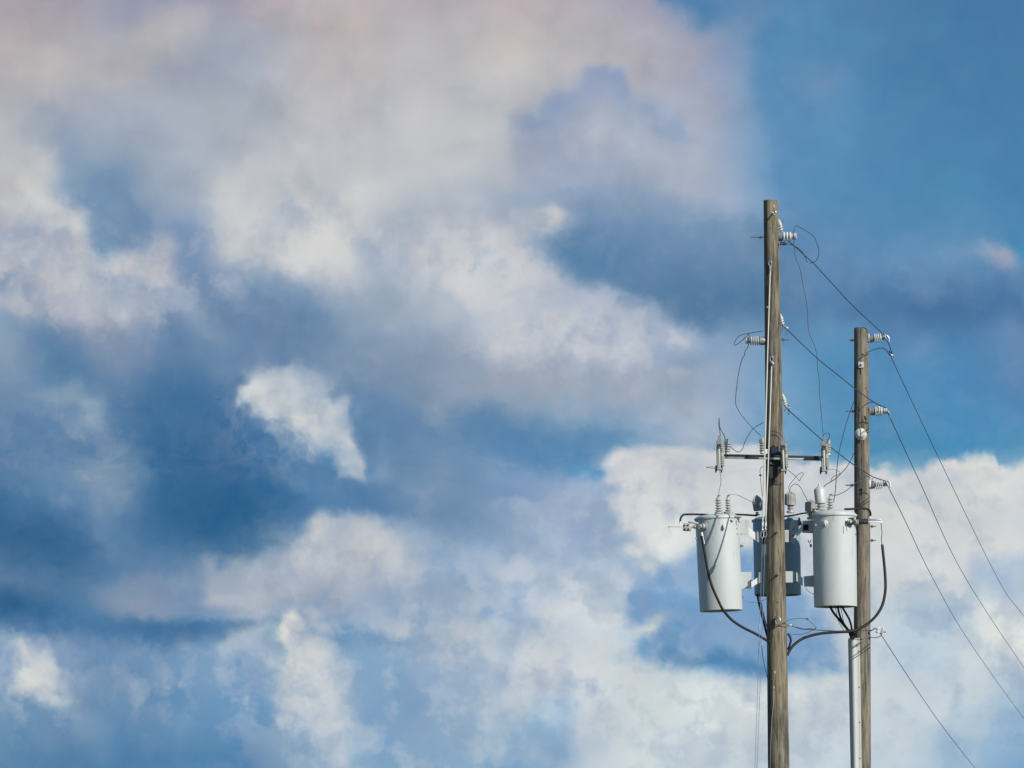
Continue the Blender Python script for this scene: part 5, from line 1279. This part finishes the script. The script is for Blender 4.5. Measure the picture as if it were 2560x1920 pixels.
# ------------------------------------------------------------------ guys: pale rods, then thin strand
def guy(label, pts_rod, d_rod, pts_st, d_st, sleeve, clev):
    t = thing('guy', label, 'guy wire', P(*pts_rod[0], d_rod[0]), 'guys in front of the taller pole')
    bm = NB(); tube(bm, [P(x, y, dd) for (x, y), dd in zip(pts_rod, d_rod)], 1.75*U, 12, 0); obj('rod', bm, MF, t)
    a = P(*pts_rod[0], d_rod[0]); bm = NB(); box(bm, a+Z_*4*U, (5.5*U, 5*U, 16*U), X_, Z_, .006); tube(bm, [a+Vector((math.cos(q)*4*U, 0, math.sin(q)*6*U+18*U)) for q in np.linspace(0, 6.28, 16)], 1.3*U, 8, 2); obj('top_clevis', bm, MC, t)
    bm = NB(); box(bm, a+Vector((2*U, .06, 22*U)), (9*U, 5*U, 18*U), Vector((1, 0, .1)), Z_, .005); box(bm, a+Vector((0, .08, 34*U)), (16*U, 3*U, 2*U), X_, Z_, .002); obj('guy_hook', bm, MGD, t)
    b = P(*pts_rod[-1], d_rod[-1]); dv = (P(*pts_st[-1], d_st[-1])-b).normalized()
    bm = NB(); lathe(bm, b-dv*4*U, dv, [(0, 2*U), (2*U, 3.2*U), (14*U, 3.2*U), (17*U, 1.8*U), (20*U, 1.8*U), (22*U, 3.4*U), (25*U, 3.4*U), (27*U, 1.2*U)], 14); obj('end_fitting', bm, MG, t)
    for s in (-1, 1):
        bm = NB(); tube(bm, [b+dv*22*U, b+dv*27*U+X_*s*3*U, b+dv*37*U+X_*s*3*U, b+dv*42*U], .9*U, 6, 3); obj('thimble', bm, MG, t)
    bm = NB(); tube(bm, [b+dv*40*U]+[P(x, y, dd) for (x, y), dd in zip(pts_st, d_st)], .62*U, 8, 0); obj('strand', bm, MAL, t)
    bm = NB(); x, y, dd = sleeve; tube(bm, [P(x, y-8, dd), P(x-.3, y+8, dd)], 1.9*U, 10, 0); obj('sleeve', bm, MG, t)
    return t
def gd_(y, y0): return -.13-.29*(y-y0)*U if y0 < 690 else -.13-.40*(y-915)*U
guy('left pale guy rod in front of the taller pole, starting above the left insulator', [(1925.5, 676), (1919, 880), (1913.5, 1080), (1906.5, 1306)], [gd_(y, 676) for y in (676, 880, 1080, 1306)], [(1904, 1420), (1899, 1560), (1893.5, 1740), (1887, 1930), (1874, 2330)], [gd_(y, 676) for y in (1420, 1560, 1740, 1930, 2330)], (1898.7, 1568, gd_(1568, 676)), None)
guy('right pale guy rod in front of the taller pole, starting below the left insulator', [(1929, 915), (1924.5, 1050), (1919.5, 1180), (1914, 1306)], [gd_(y, 700) for y in (915, 1050, 1180, 1306)], [(1911, 1400), (1905, 1590), (1899, 1750), (1892, 1930), (1880, 2330)], [gd_(y, 700) for y in (1400, 1590, 1750, 1930, 2330)], (1904.5, 1608, gd_(1608, 700)), None)
wire('guy_wire', 'thin wire from the sleeve of the right guy back to the taller pole', 'guy wire', [(1904.5, 1612, gd_(1612, 700)), (1907, 1640, -1.0), (1912, 1668, -.6), (1921, 1706, -.12)], .6, MA)
